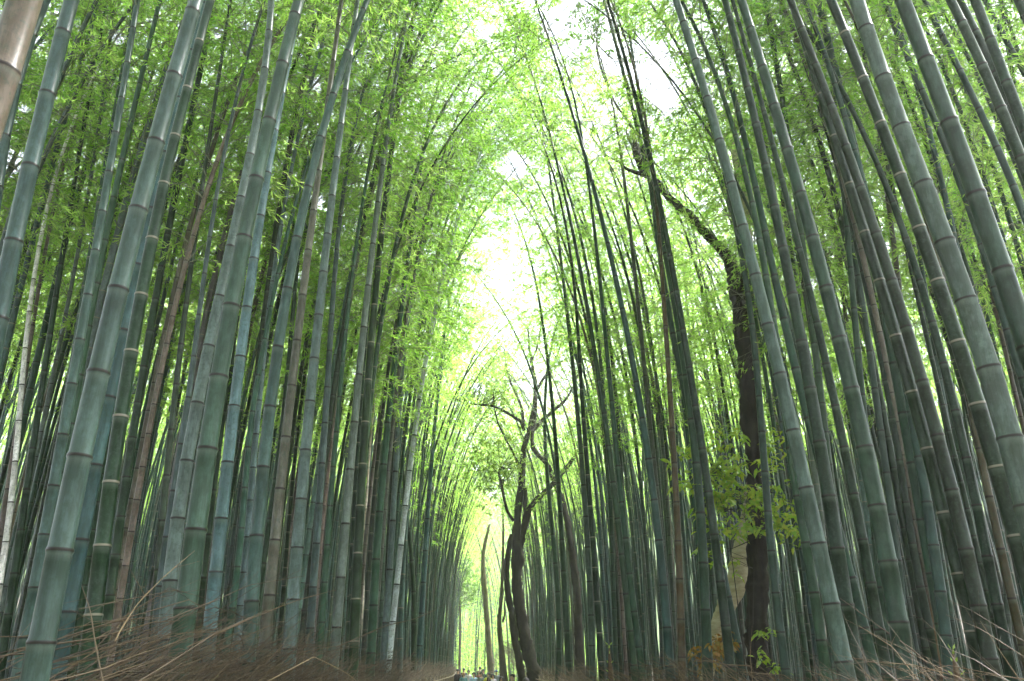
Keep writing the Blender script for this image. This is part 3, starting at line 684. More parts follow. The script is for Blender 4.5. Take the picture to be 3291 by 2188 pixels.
# dense ranks along the path
poisson(2600, (-4.2, -1.5), (11, 78), .56, lambda x, y: x < fence_x(-1, y) - .25)
poisson(2600, (2.0, 6.0), (12, 62), .58, lambda x, y: x > fence_x(1, y) + .25 and free(x, y))
poisson(16000, (-27, -3.4), (8.5, 60), .62, lambda x, y: inview(x, y))
poisson(16000, (3.2, 29), (8.5, 60), .62, lambda x, y: inview(x, y) and free(x, y))
poisson(2500, (-54, -24), (10, 80), 1.5, lambda x, y: abs(x) < .9 * y + 12)
poisson(2500, (26, 56), (10, 80), 1.5, lambda x, y: abs(x) < .9 * y + 12)
# the wood closing the view where the path turns
poisson(1500, (-8, 10), (66, 110), 1.5, lambda x, y: y > 70 or x > 1.5 or x < -1.8)
# the same wood goes on behind the viewer and beside him
back = []
for _ in range(2400):
    x = rp.uniform(-22, 22); y = rp.uniform(-22, 13)
    if abs(x - .04 * y) < .66 * max(y, 0) + 2.2 or -1.9 < x < 2.4: continue
    if any((x - a) ** 2 + (y - b) ** 2 < 1.15 ** 2 for a, b in back): continue
    back.append((x, y))
forced = [(-1.9, 19), (-2.0, 23), (-1.9, 27), (-2.1, 31), (-2.0, 35), (2.5, 24), (2.8, 34), (2.7, 39), (3.3, 22), (3.4, 26), (3.7, 29), (3.9, 32), (3.0, 37), (3.3, 41), (3.1, 45), (3.5, 49), (-2.3, 40), (-2.2, 47)]
pts = [q for q in pts if all(math.hypot(q[0] - a, q[1] - b) > .35 for a, b in forced)] + forced
pts.sort(key=lambda q: math.hypot(q[0] * 1.0, q[1]))
NB = 300 - n_tr
ZN = {
 (-1, 0): ("slender jointed bamboo in the ranks behind the left brushwood fence", "bamboos behind the left fence"),
 (1, 0): ("slender jointed bamboo in the ranks behind the right brushwood fence", "bamboos behind the right fence"),
}
pts = forced + [q for q in pts if q not in forced]
for i, (x, y) in enumerate(pts[:NB]):
    arch = (i < len(forced) and x > 0) or (1.5 < x < 5.6 and 24 < y < 62 and rp.uniform() < .22)
    v = ARCH[rp.integers(4)] if arch else VAR[rp.integers(len(VAR))]
    sd_ = -1 if x < .5 else 1
    lab, grp = ZN[(sd_, 0)]
    root = empty("bamboo", (x, y, float(ground_h(x, y)) - .04), lab, "bamboo", grp)
    az = (0 if sd_ < 0 else PI) + rp.normal() * (.2 if arch else .45 if abs(x) < 5 else 1.0)
    root.rotation_euler = (rp.normal() * (.012 if i % 17 else .07), rp.normal() * (.012 if i % 17 else .07), az)
    sc = rp.uniform(.88, 1.14); root.scale = (sc, sc, sc)
    c = tuple(np.array(FIL_COL[rp.integers(len(FIL_COL))]) * np.array([rp.uniform(.85, 1.25), 1, rp.uniform(.7, 1.05)]) * rp.uniform(.8, 1.2)) + (1.0 if rp.uniform() < .75 else 0.1,)
    from mathutils import Matrix, Euler
    mw = np.array(Matrix.LocRotScale(root.location, root.rotation_euler, root.scale))
    fol = v[1]
    co = FV[fol.name]; W_ = co @ mw[:3, :3].T + mw[:3, 3]
    hit = in_hole(W_[::4])
    if hit.any():
        keep = np.repeat(~hit, 4); cv = co[keep]
        mb = MB(); mb.quads(cv, np.arange(len(cv)).reshape(-1, 4)); fol = mb.mesh("foliage", M_LEAF)
    for nm, me in zip(("culm", "foliage", "branches"), (v[0], fol, v[2])):
        link(nm, me, root, c)
# the rest: one object
tpf = [crown_template(np.random.default_rng(300 + i), n_nodes=12, L=1.6, twigs=5, lv=6, leaf=(.17, .030)) for i in range(4)]
mb = MB()
for i, (x, y) in enumerate(pts[NB:] + back):
    H = rp.uniform(14, 19) ; D = rp.uniform(.055, .10); n = 16
    sd_ = 1 if x > .5 else -1
    az = (0 if sd_ < 0 else PI) + rp.normal() * (.45 if abs(x) < 5 else 1.0)
    P = extend((0, 0, 0), (rp.normal() * .03, rp.normal() * .03, 1), H, rp.uniform(.5, 1.2) if not (abs(x - .5) < 4.2 and y > 30) else rp.uniform(.75, 1.0), az, n, 3.0 if not (abs(x - .5) < 4.2 and y > 30) else 2.8)
    P = np.concatenate([[[0, 0, 0]], P]) + np.array([x, y, float(ground_h(x, y)) - .04]); s = arclen(P)
    rad = np.interp(s / s[-1], [0, .1, .6, 1], [D / 2, D * .47, D * .33, .004])
    culm_tube(mb, P, s, rad, .36, 4, m=0, detail=False)
    tp = tpf[rp.integers(4)]
    build_crown(dict(tp, bt=tp["bt"][:0], bo=tp["bo"][:0], bq=tp["bq"][:0]), P, s, s[-1] * rp.uniform(.54, .66), rp.uniform(0, 6.28), 1.0, mb, mb, 1, 1, org=np.zeros(3))
far_o = link("bamboo_thicket", mb.mesh("bamboo_thicket", [M_CULM_FAR, M_LEAF], "slot0", True))
tag(far_o, "distant bamboo thicket of thin culms and pale leaves closing off the view", "thicket", kind="stuff")
# bright undergrowth and saplings where the far wood closes the path
mb = MB(); mc = []
for _ in range(460):
    c_ = np.array([rp.uniform(-11, 13), rp.uniform(76, 108), 0]); top = rp.uniform(1.5, 14)
    m_ = int(70 * top / 5) + 30
    q_ = c_ + np.stack([rp.normal(size=m_) * .9, rp.normal(size=m_) * .9, rp.uniform(.3, top, m_)], 1)
    mc.append(q_)
mc = np.concatenate(mc)
leaves(mb, mc, rp.normal(size=mc.shape) + [0, 0, -.4], rp.uniform(.2, .38, len(mc)), .07)
u_ = link("undergrowth", mb.mesh("undergrowth", M_LEAF)); tag(u_, "pale sunlit undergrowth and saplings at the far end of the path", "undergrowth", kind="stuff")
print("back", len(back), "pts", len(pts), "traced", n_tr)
# ------------------------------------------------------------------ trees
def limb(mb, pts, Y, rng, sides=12, wob=.06, yw=.0, n_sub=8, seed=0):
    """a limb from traced points (photo x, y, width) standing at distance Y; yw bends it in depth"""
    a = np.array(pts, float)
    s = np.concatenate([[0], np.cumsum(np.hypot(np.diff(a[:, 0]), np.diff(a[:, 1])))])
    q = np.linspace(0, s[-1], max(6, (len(a) - 1) * n_sub))
    # Catmull-like smoothing by averaging the linear interpolation
    lin = np.stack([np.interp(q, s, a[:, c]) for c in range(3)], 1)
    sm = lin.copy()
    for _ in range(2):
        sm[1:-1] = .25 * sm[:-2] + .5 * sm[1:-1] + .25 * sm[2:]
    u = q / s[-1]
    if np.isscalar(Y): Yv = np.full(len(q), float(Y))
    else: Yv = np.interp(u, np.linspace(0, 1, len(Y)), Y)
    Yv = Yv + yw * np.sin(u * 5 + seed)
    P = np.array([at(x, y, yy) for (x, y, _), yy in zip(sm, Yv)])
    rad = sm[:, 2] * ((P - CAM) @ FW) / F / 2 * 1.06
    rad = rad * (1 + .05 * rng.normal(size=len(rad)))
    tube(mb, P, rad, sides, m=0, wob=wob, seed=seed)
    return P, rad

def tl(tile, s):
    ox, oy = TILE[tile]
    return [(ox + float(a) * TS, oy + float(b) * TS, float(c) * TS) for a, b, c in (w.split(",") for w in s.split())]

def rel(mb, base):
    mb.V = [v - base for v in mb.V]

def to_ground(P0, P1, r0):
    pass

def leaf_cloud(mb, centres, spread, n, length, width, rng, broad=True, twigs=None):
    """small clusters of leaves round each centre"""
    c = np.repeat(np.asarray(centres), n, 0)
    k = 5
    m = len(c)
    sp = np.asarray(spread) if not np.isscalar(spread) else np.full(3, spread)
    tw = c + rng.normal(size=(m, 3)) * sp
    base = np.repeat(tw, k, 0) + rng.normal(size=(m * k, 3)) * length * .25
    ang = np.tile(np.arange(k) * 2 * PI / k, m) + np.repeat(rng.uniform(0, 6.28, m), k)
    d = np.stack([np.cos(ang), np.sin(ang), rng.uniform(-1.0, .15, m * k)], 1) + rng.normal(size=(m * k, 3)) * .25
    l = length * rng.uniform(.7, 1.2, m * k)
    if broad: broad_leaves(mb, base, d, l, l * width / length)
    else: leaves(mb, base, d, l, l * width / length)
    return tw

def branchlets(mb, roots, rng, length, n=3, r=.006):
    """short forked twigs leaving a limb; returns their tips"""
    tips = []
    for p in roots:
        for _ in range(n):
            d = rng.normal(size=3); d[2] = abs(d[2]) * .8 + .15; d /= np.linalg.norm(d)
            L = length * rng.uniform(.5, 1.2)
            q = [p + d * L * t + np.array([0, 0, -.12 * L * t * t]) + rng.normal(size=3) * .03 * L for t in np.linspace(0, 1, 5)]
            q[0] = p
            tube(mb, np.array(q), np.linspace(r, r * .3, 5), 4, cap=False)
            tips += [q[2], q[3], q[4]]
    return tips

def tree(name, label, Y, mat, parts, foliage=None, group=None, category="tree", seed=1, wob=.05):
    """parts: list of (part name, [(x,y,w)...], depth list or scalar)"""
    rng = np.random.default_rng(seed)
    nm, pts, yy = parts[0]
    b = np.array(pts[0]); p0 = at(b[0], b[1], yy if np.isscalar(yy) else yy[0])
    gz = float(ground_h(p0[0], p0[1]))
    base = np.array([p0[0], p0[1], gz])
    root = empty(name, base, label, category, group)
    lims = []
    for i, (nm, pts, yy) in enumerate(parts):
        mb = MB()
        P, r = limb(mb, pts, yy, rng, seed=seed + i, wob=wob, sides=14 if i == 0 else 9)
        if i == 0 or nm == "stem":
            if P[0][2] > gz - .05:      # carry the foot down into the ground with a slight flare
                dirn = (P[0] - P[2]); dirn /= -dirn[2] if dirn[2] < 0 else 1
                drop = P[0][2] - gz + .1
                k = 5
                Q = np.array([P[0] + dirn * drop * t for t in np.linspace(1, 0, k)])
                tube(mb, Q, r[0] * np.linspace(1.45, 1.0, k) ** 1.2, 14, cap=False, wob=wob, seed=seed + i)
        rel(mb, base)
        link(nm, mb.mesh(nm, mat, smooth=True), root)
        lims.append((P, r))
    if foliage: foliage(root, base, lims, rng)
    return root

# the black leaning trunk with its broken-looking upper limb
def fol_black(root, base, lims, rng):
    mbt, mbl = MB(), MB()
    P = lims[1][0]
    tips = branchlets(mbt, list(P[-11::2]), rng, .9, 2, .008)
    # the spray hanging into the pale canopy beside the sky hole
    a, b = at(2075, -60, 15.0), at(1690, 70, 15.3)
    q = np.array([a + (b - a) * t + np.array([0, 0, .5 * math.sin(t * 3) - .1 * t]) for t in np.linspace(0, 1, 9)])
    tube(mbt, q, np.linspace(.02, .006, 9), 6)
    spray = [at(x, y, 15.2) for x, y in ((1640, 80), (1665, 110), (1690, 90), (1700, 130), (1660, 60), (1720, 115), (1650, 135))]
    for c_ in spray: tube(mbt, np.array([q[-1], (q[-1] + c_) / 2 + np.array([0, 0, .05]), c_]), [.006, .004, .002], 4)
    leaf_cloud(mbl, spray, .13, 7, .13, .08, rng)
    ct = [at(x, y, 15.0) for x, y in ((1900, 40), (1960, 60), (2000, 30), (2040, 90), (2080, 40), (1930, 130), (2000, 120), (1990, 170), (2090, 130), (1850, 20), (1790, 25), (2140, 30), (2160, 100))]
    leaf_cloud(mbl, ct, .32, 6, .11, .055, rng)
    leaf_cloud(mbl, tips, .16, 2, .10, .05, rng)
    for m_ in (mbt, mbl): rel(m_, base)
    link("twigs", mbt.mesh("twigs", M_BARK), root)
    link("foliage", mbl.mesh("foliage", M_BROAD), root)

tree("dark_leaning_tree", "black-barked crooked trunk behind the leafy shrub, its long limb reaching up over the opening", 14.0, M_BARK,
     [("trunk", tl("F", "350,1490,100 345,1400,92 345,1250,90 347,1100,92 350,900,84 342,700,76 328,560,62 325,500,60 314,400,76 310,300,78 302,150,76 282,0,70") + tl("C", "266,1400,68 250,1300,68 235,1230,62 215,1180,50"), 14.0),
      ("limb", tl("C", "225,1200,52 190,1150,44 120,1080,38 50,1000,36 0,955,36") + tl("B", "1530,935,34 1490,900,32 1450,845,30 1400,800,34 1368,760,36 1355,720,38 1342,660,28 1338,600,14 1300,540,11 1260,490,10 1225,420,9 1205,370,8 1180,290,9 1165,220,8 1168,160,6 1160,110,4"), [14.0, 14.4, 15.0]),
      ("branch", tl("B", "1390,800,26 1340,788,17 1300,772,12 1270,742,10 1240,728,7 1210,711,4"), [14.9, 14.6]),
      ("branch", tl("B", "1345,700,18 1325,660,12 1305,620,8 1300,590,5"), [15.0, 14.8]),
      ("branch", tl("B", "1165,200,7 1210,245,6 1245,275,5 1262,310,4"), [15.0, 15.4])],
     fol_black, seed=11, wob=.10)

tree("pale_crooked_tree", "pale beige crooked trunk behind the black one, bent at its foot, snapped off above", 15.2, M_PALEBARK,
     [("trunk", tl("F", "140,1440,50 155,1370,55 172,1290,62 205,1215,80 240,1150,90 258,1080,86 268,1000,80 283,900,58 300,800,46 325,600,36 345,300,34 345,0,33") + tl("C", "330,1420,32 318,1250,32 305,1080,34 292,950,38 278,850,44 262,760,46 250,690,46 236,620,42 215,540,36 200,480,28"), 15.2)],
     None, seed=12, wob=.03)

# the many-stemmed tree in the middle distance
def fol_mid(root, base, lims, rng):
    mbt, mbl, mbf = MB(), MB(), MB()
    tips = []
    for P, r in lims[4:]:
        for p in P[len(P) // 2:: 2]:
            tips += branchlets(mbt, [p], rng, 1.5, 2, .014)
    for p in tips[::3]: tips = tips + []
    leaf_cloud(mbl, tips, .38, 3, .11, .05, rng)
    c1 = [at(1100 + x * TS, 1088 + y * TS, 34) for x, y in ((620, 470), (660, 500), (700, 520), (640, 560), (610, 600), (680, 600), (730, 560), (760, 450), (700, 440), (650, 640), (620, 690), (600, 540), (700, 650))]
    cr = []
    while len(cr) < 150:
        a_, b_ = rng.uniform(-1, 1, 2)
        if a_ * a_ + b_ * b_ < 1 and b_ < .75 - .4 * abs(a_): cr.append(at(1735 + 190 * a_, 1190 + 260 * b_, 36.0 + rng.uniform(-.5, 2.5)))
    leaf_cloud(mbf, cr, .42, 13, .12, .03, rng, broad=False)
    leaf_cloud(mbl, c1, .55, 20, .16, .075, rng)
    for m_ in (mbt, mbl, mbf): rel(m_, base)
    link("twigs", mbt.mesh("twigs", M_BARK), root)
    link("foliage", mbl.mesh("foliage", M_BROAD), root)
    link("crown", mbf.mesh("crown", M_LEAF), root)

tree("many_stemmed_tree", "dark many-stemmed tree beside the path opening, its thin branches spreading in front of the gap", 34, M_BARK,
     [("trunk", tl("E", "885,1560,64 870,1500,60 842,1400,56 822,1300,52 808,1200,48 798,1100,46 805,1000,52 800,930,52 800,860,34 808,760,32 822,660,30 826,570,28 832,500,24 850,440,22 872,370,26 884,300,22 886,210,18 872,130,15 858,50,11 850,-60,7"), 34),
      ("stem", tl("E", "822,1550,34 812,1480,32 795,1400,34 775,1250,30 757,1160,28 750,1060,25 762,970,26 780,900,28"), [33.7, 34]),
      ("limb", tl("E", "812,960,34 832,870,32 850,790,30 885,740,24 940,695,22 985,640,20 1040,575,18 1090,505,17 1130,445,15 1200,350,10 1290,290,7"), [34, 33.5, 34.5]),
      ("limb", tl("E", "842,840,18 838,760,18 838,680,20"), 33.9),
      ("branch", tl("E", "832,420,16 820,380,14 780,355,12 730,325,11 690,308,10 640,302,8 590,302,5 520,285,2"), [34, 33, 32.5]),
      ("branch", tl("E", "830,400,14 825,330,12 805,270,11 770,200,9 750,120,7 740,40,4"), [34, 34.5]),
      ("branch", tl("E", "808,580,11 785,525,9 745,455,8 712,385,7 695,310,6 690,250,5 710,190,3"), [34, 33.2]),
      ("branch", tl("E", "785,835,14 760,800,13 742,740,13 732,680,12 718,620,12 725,590,10 750,595,6"), [33.9, 33.2]),
      ("branch", tl("E", "870,425,20 920,370,16 980,320,14 1020,285,11 1060,220,8 1085,150,5"), [34, 34.8]),
      ("branch", tl("E", "886,240,14 930,170,11 970,110,9 1000,40,7 1010,-20,4"), [34, 35]),
      ("branch", tl("E", "865,110,10 890,50,9 905,-20,7 915,-90,4"), [34, 34.6]),
      ("branch", tl("E", "1130,450,12 1180,430,10 1240,400,8 1300,380,5"), [34.4, 35.2])],
     fol_mid, seed=21, wob=.08)

tree("dark_side_tree", "slim dark trunk behind bamboos, curving to rub against the many-stemmed tree high up", 30, M_BARK,
     [("trunk", tl("E", "1092,1550,42 1088,1480,40 1080,1300,36 1076,1150,34 1062,1050,32 1048,930,30 1036,850,27 1012,750,24 985,690,24 965,630,22 940,575,20 900,535,20 878,510,18 868,475,17 872,430,15 884,380,12 890,330,8"), [30, 31, 33])],
     None, seed=22, wob=.05)
tree("twisted_small_tree", "thin twisted dark trunk just beyond the brown brushwood mound by the people", 50, M_BARK2,
     [("trunk", tl("E", "735,1480,25 730,1420,25 722,1350,22 718,1290,18 728,1200,16 733,1100,14 736,1000,12 738,880,9 735,760,6"), 50),
      ("branch", tl("E", "735,1300,9 745,1260,9 742,1220,6 748,1180,4"), 49.8)],
     None, seed=23, wob=.08)
tree("olive_pole_tree", "olive-brown smooth trunk rising from the people in the bright end of the path", 58, M_MOSSBARK,
     [("trunk", tl("E", "682,1560,30 678,1500,28 668,1350,25 660,1250,24 655,1180,24 648,1110,26 644,1040,20 646,980,16 655,930,15 665,890,13 675,850,8"), 58)],
     None, seed=24, wob=.03)
def far_fol(root, base, lims, rng):
    mb, mt = MB(), MB()
    P = lims[0][0]
    tips = branchlets(mt, list(P[len(P)*3//5:]), rng, 2.2, 3, .02)
    leaf_cloud(mb, tips, .35, 4, .2, .1, rng)
    for m_ in (mb, mt): rel(m_, base)
    link("twigs", mt.mesh("twigs", M_BARK2), root)
    link("foliage", mb.mesh("foliage", M_BROAD), root)
tree("distant_thin_tree", "thin straight dark trunk in the far bright thicket above the crowd's heads", 74, M_BARK2,
     [("trunk", tl("E", "537,1540,11 537,1450,10 540,1350,10 540,1250,9 537,1180,8 532,1120,6 530,1050,4"), 74)],
     lambda root, base, lims, rng: far_fol(root, base, lims, rng), seed=25, wob=.03)
# ------------------------------------------------------------------ undergrowth, bamboo shoots, brushwood fences
def shrub(name, label, stems, leafpts, Y, size, mat, n, seed, spread, spx=26):
    rng = np.random.default_rng(seed)
    p0 = at(*stems[0][0], Y); gz = float(ground_h(p0[0], p0[1])); base = np.array([p0[0], p0[1], gz])
    root = empty(name, base, label, "shrub")
    for st in stems:
        mb = MB()
        P = np.array([at(x, y, Y + (.15 * math.sin(i * 1.7 + seed))) for i, (x, y) in enumerate(st)])
        P = np.concatenate([[[P[0][0], P[0][1], gz]], P])
        s = arclen(P); q = np.linspace(0, s[-1], 14)
        tube(mb, interp_curve(P, s, q), np.linspace(.011, .003, 14), 6)
        # side twigs towards the nearest leaf groups
        for lp in leafpts[::2]:
            T_ = at(*lp, Y); dd = np.linalg.norm(P - T_, axis=1); j = dd.argmin()
            if dd[j] < 1.1: tube(mb, np.array([P[j], (P[j] + T_) / 2 + np.array([0, 0, .05]), T_]), [.004, .003, .0015], 4)
        rel(mb, base); link("stem", mb.mesh("stem", M_BARK), root)
    mb = MB()
    c = [at(x + rng.normal() * spx, y + rng.normal() * spx * .7, Y + rng.normal() * .35) for x, y in leafpts for _ in range(n)]
    leaf_cloud(mb, c, spread, 1, size, size * .38, rng)
    rel(mb, base); link("foliage", mb.mesh("foliage", mat), root)
    return root

q3 = lambda s: [(2100 + float(a) / 3.136, 1350 + float(b) / 3.136) for a, b in (w.split(",") for w in s.split())]
shrub("broadleaf_shrub", "loose evergreen shrub with glossy yellow-green leaves hanging around the black leaning trunk",
      [q3("960,2250 965,1400 930,1000 900,800 850,700 780,560"), q3("900,2250 780,1300 720,900 640,700 560,560"), q3("1000,2250 1010,1500 1060,900 1200,740 1300,780")],
      q3("300,330 430,250 540,260 480,450 420,530 560,500 640,480 740,400 820,360 700,520 780,500 600,600 520,640 680,600 800,620 900,410 1000,410 620,200 700,120 860,200 220,650 320,620 560,720 680,720 760,740 850,700 700,860 800,820 880,960 780,1080 850,1040 420,1010 520,1000 620,1030 1060,730 1010,760 1160,400 1180,300 1150,130 1220,700 1300,750 1240,850 1120,940 1020,960 1240,980 1290,1040 1330,1120 1250,1200 1380,1120 1100,650 560,1310 640,1330 700,1450"),
      12.6, .15, M_SHRUB, 4, 31, .05)
q4 = lambda s: [(2200 + float(a) / 4.64, 1850 + float(b) / 4.64) for a, b in (w.split(",") for w in s.split())]
shrub("russet_shrub", "small shrub with drooping russet and silvery leaves at the foot of the pale crooked trunk",
      [q4("450,1500 480,1250 500,1050"), q4("380,1500 340,1300 330,1120")],
      q4("440,960 560,930 640,970 480,1040 540,1050 600,1060 320,1050 270,1100 340,1140 420,1150 230,1150 300,1220 460,1250 520,1200 380,1280 300,1300 560,1120"), 12.0, .125, M_RED, 3, 32, .05, 8)
shrub("low_sprig", "two small leafy sprigs low against the black trunk's foot beside the russet shrub",
      [q4("1215,1500 1150,1050 1100,830"), q4("1260,1500 1200,1380 1300,1340")],
      q4("1150,880 1200,860 1270,870 1120,1180 1180,1220 1320,1350 1410,1370"), 12.2, .12, M_SHRUB, 2, 33, .03, 6)

def bamboo_shoot(name, label, Y, base_px, tip_px, w_px, green=True, seed=0):
    rng = np.random.default_rng(seed)
    A, B = at(*base_px, Y), at(*tip_px, Y); gz = float(ground_h(A[0], Y)); 
    base = np.array([A[0] + (A[0] - B[0]) * (A[2] - gz) / max(B[2] - A[2], .1) * .3, Y, gz])
    root = empty(name, base, label, "bamboo shoot", "new bamboo shoots in dark sheaths")
    H = np.linalg.norm(B - base); r = w_px * (A - CAM).dot(FW) / F / 2
    ax = (B - base)
    n = 16; t = np.linspace(0, 1, n * 3)
    # overlapping sheaths: radius steps in at every joint
    k = np.floor(t * n) / n; f = t * n - np.floor(t * n)
    rad = r * (1.15 - .35 * t - .0 * k) * (1 - np.clip((t - .78) / .22, 0, 1) ** 1.5 * .92) * (1.06 - .1 * f)
    mb = MB(); tube(mb, ax[None] * t[:, None], rad, 12, wob=.03, seed=seed)
    link("sheath", mb.mesh("sheath", M_SHEATH, smooth=True), root)
    if green:
        mb = MB(); bs, ds = [], []
        for i in range(int(n * .45), n + 1):
            for s in range(2):
                tt = i / n; az = i * 2.4 + s * PI
                bs.append(ax * tt + np.array([math.cos(az), math.sin(az), 0]) * r * .55); ds.append([math.cos(az) * .8, math.sin(az) * .8, .7])
        for s in range(5): bs.append(ax * .97); ds.append([rng.normal() * .2, rng.normal() * .2, 1])
        leaves(mb, np.array(bs), np.array(ds, float), np.full(len(bs), r * 1.5), r * .5)
        link("leaves", mb.mesh("leaves", M_SHOOTLEAF), root)
    return root
bamboo_shoot("bamboo_shoot", "stubby brown bamboo shoot with green tip standing among grey culms above the straw", 14.5, (1966, 2180), (1957, 2073), 20, seed=1)
bamboo_shoot("bamboo_shoot", "fat dark bamboo shoot with bright green leaf tips at the bottom edge", 7.6, (3078, 2180), (3060, 2086), 34, seed=2)
bamboo_shoot("bamboo_shoot", "tall black pointed bamboo shoot squeezed between dark culms near the edge", 8.6, (3022, 2160), (2986, 1925), 22, green=False, seed=3)

# brushwood fences
def brush_fence(side, label, y0, y1, n, seed):
    rng = np.random.default_rng(seed)
    base = np.array([float(fence_x(side, y0)), y0, float(ground_h(fence_x(side, y0), y0))])
    root = empty("brushwood_fence", base, label, "fence")
    mb = MB()
    # nearer stretches get more twigs, each shows larger
    u = rng.uniform(0, 1, n)
    ys = y0 * (y1 / y0) ** u
    mound = (np.exp(-((ys - 53) / 5.5) ** 2) * 1.55) if side > 0 else np.exp(-((ys - 52) / 8) ** 2) * .15
    if side < 0: hump = .10 + .16 * np.exp(-((ys - 5.4) / 1.6) ** 2) + .05 * np.sin(ys * .9)
    else: hump = .06 * np.sin(ys * .8) + .16 * np.exp(-((ys - 3.2) / 1.0) ** 2) + .04
    top = (1.74 if side < 0 else 1.62) + hump + mound
    kind = rng.uniform(0, 1, n)
    for i in range(n):
        y = ys[i]; x = float(fence_x(side, y)) + side * (-.05 + abs(rng.normal()) * .16)
        stray = kind[i] > .86
        tow = rng.uniform(.05, .55) if not stray else rng.uniform(.2, .8)
        d = np.array([-side * tow, rng.uniform(.35, 1.1), rng.uniform(.12, .62)]); d /= np.linalg.norm(d)
        L = rng.uniform(.4, 1.1) * (1.5 if stray else 1)
        zt = top[i] - abs(rng.normal()) * (.16 if not stray else .05) + (rng.uniform(0, .32) if stray else 0)
        if kind[i] < .22: zt -= rng.uniform(.1, 1.1)
        g = float(ground_h(x, y)) if not mound[i] > .3 else 0.0
        tip = np.array([x, y, zt + (rise(y) if side > 0 else 0)]); st = tip - d * L
        st[2] = max(st[2], g + .05)
        bow = rng.normal(size=3) * .05 * L
        r = rng.uniform(.0016, .0036) * (1.5 if kind[i] > .82 and i % 2 else 1) * (1 + .03 * y) * min(1, y / 5.0)
        P = np.array([st, st * .6 + tip * .4 + bow, st * .25 + tip * .75 + bow * 1.1 + [0, 0, .02 * L], tip + [0, 0, -.04 * L * rng.uniform(-.5, 1.5)]])
        tube(mb, P, np.array([r, r * .9, r * .6, r * .25]), 3, cap=False)
        if kind[i] > .45:
            for q in range(2):
                f = rng.uniform(.35, .85); p = st * (1 - f) + tip * f + bow
                dd = d + rng.normal(size=3) * .35
                P = np.array([p, p + dd * L * .16, p + dd * L * .32 + rng.normal(size=3) * .02])
                tube(mb, P, np.array([r * .5, r * .35, r * .15]), 3, cap=False)
    rel(mb, base); link("brushwood", mb.mesh("brushwood", M_STRAW), root)
    for zr in (.45, 1.0, 1.5):
        mb = MB(); yy = np.linspace(y0, y1, 40)
        P = np.stack([fence_x(side, yy) - side * .06, yy, ground_h(fence_x(side, yy) * .98, yy) + zr], 1)
        tube(mb, P, np.full(40, .018), 6); rel(mb, base); link("rail", mb.mesh("rail", M_POST, True), root)
    pm = None
    for yy in np.arange(y0 + .3, y1, 2.4):
        x = float(fence_x(side, yy)) + side * .03; g = float(ground_h(x, yy))
        if pm is None:
            mb = MB(); tube(mb, [[0, 0, -.1], [0, 0, .8], [0.01, 0, 1.62]], [.035, .033, .03], 8); pm = mb.mesh("post", M_POST, True)
        o_ = link("post", pm, root); o_.location = Vector((x, yy, g)) - Vector(base)
    return root
lf = brush_fence(-1, "brown brushwood fence below the thick blue-green bamboos, its twigs combed up towards the path", 4.45, 62, 5200, 41)
rf = brush_fence(1, "brown brushwood fence below the black trunk, swelling to a mound beside the people", 4.1, 59, 4300, 42)

# long dry stalks sticking out of the near end of the first fence
def stalk(root, pts, Y, r, seed):
    rng = np.random.default_rng(seed)
    P = np.array([at(x, y, Y + .25 * i) for i, (x, y) in enumerate(pts)]); s = arclen(P); q = np.linspace(0, s[-1], 12)
    C = interp_curve(P, s, q); mb = MB()
    rr = np.linspace(r, r * .45, 12); rr[3::3] *= 1.5
    tube(mb, C, rr, 6, cap=True)
    for j in (3, 6, 9):
        d = (C[j] - C[j - 1]); d /= np.linalg.norm(d); d = d + rng.normal(size=3) * .5
        tube(mb, np.array([C[j], C[j] + d * .08, C[j] + d * .2]), [r * .4, r * .3, r * .1], 4)
    rel(mb, np.array(root.location)); link("stalk", mb.mesh("stalk", M_STRAW, True), root)
bpy.context.view_layer.update()
for i, (pp, Y, r) in enumerate([
    ([(150, 2195), (330, 2150), (450, 2100), (520, 2080), (640, 2035)], 3.2, .0025),
    ([(370, 2060), (390, 2020), (445, 1935), (530, 1850), (625, 1770)], 3.5, .0032),
    ([(330, 2190), (305, 2060), (290, 1960), (262, 1880)], 3.4, .003),
    ([(540, 1990), (690, 1930), (800, 1880), (980, 1850)], 4.2, .0028),
    ([(600, 2080), (800, 1990), (950, 1930), (1080, 1895)], 4.4, .003),
    ([(860, 2190), (1010, 2110), (1110, 2160), (1160, 2200)], 4.4, .0025),
    ([(1080, 2080), (1240, 2010), (1330, 1990), (1400, 1960)], 6.5, .004),
    ([(430, 2200), (560, 2120), (700, 2030), (860, 1960)], 3.6, .0035)]):
    stalk(lf, pp, Y, r, 60 + i)
for i, (pp, Y, r) in enumerate([
    ([(3290, 2110), (3150, 2020), (3040, 1975)], 3.3, .0018),
    ([(2980, 2130), (2930, 2085), (2850, 2030), (2700, 1922)], 5.2, .004),
    ([(3100, 2170), (3060, 2110), (3010, 2030), (2960, 1985)], 4.6, .003),
    ([(3291, 2060), (3200, 2010), (3120, 1960), (3050, 1930)], 3.4, .0017),
    ([(2950, 2185), (2870, 2080), (2760, 2010)], 5.0, .003)]):
    stalk(rf, pp, Y, r, 80 + i)
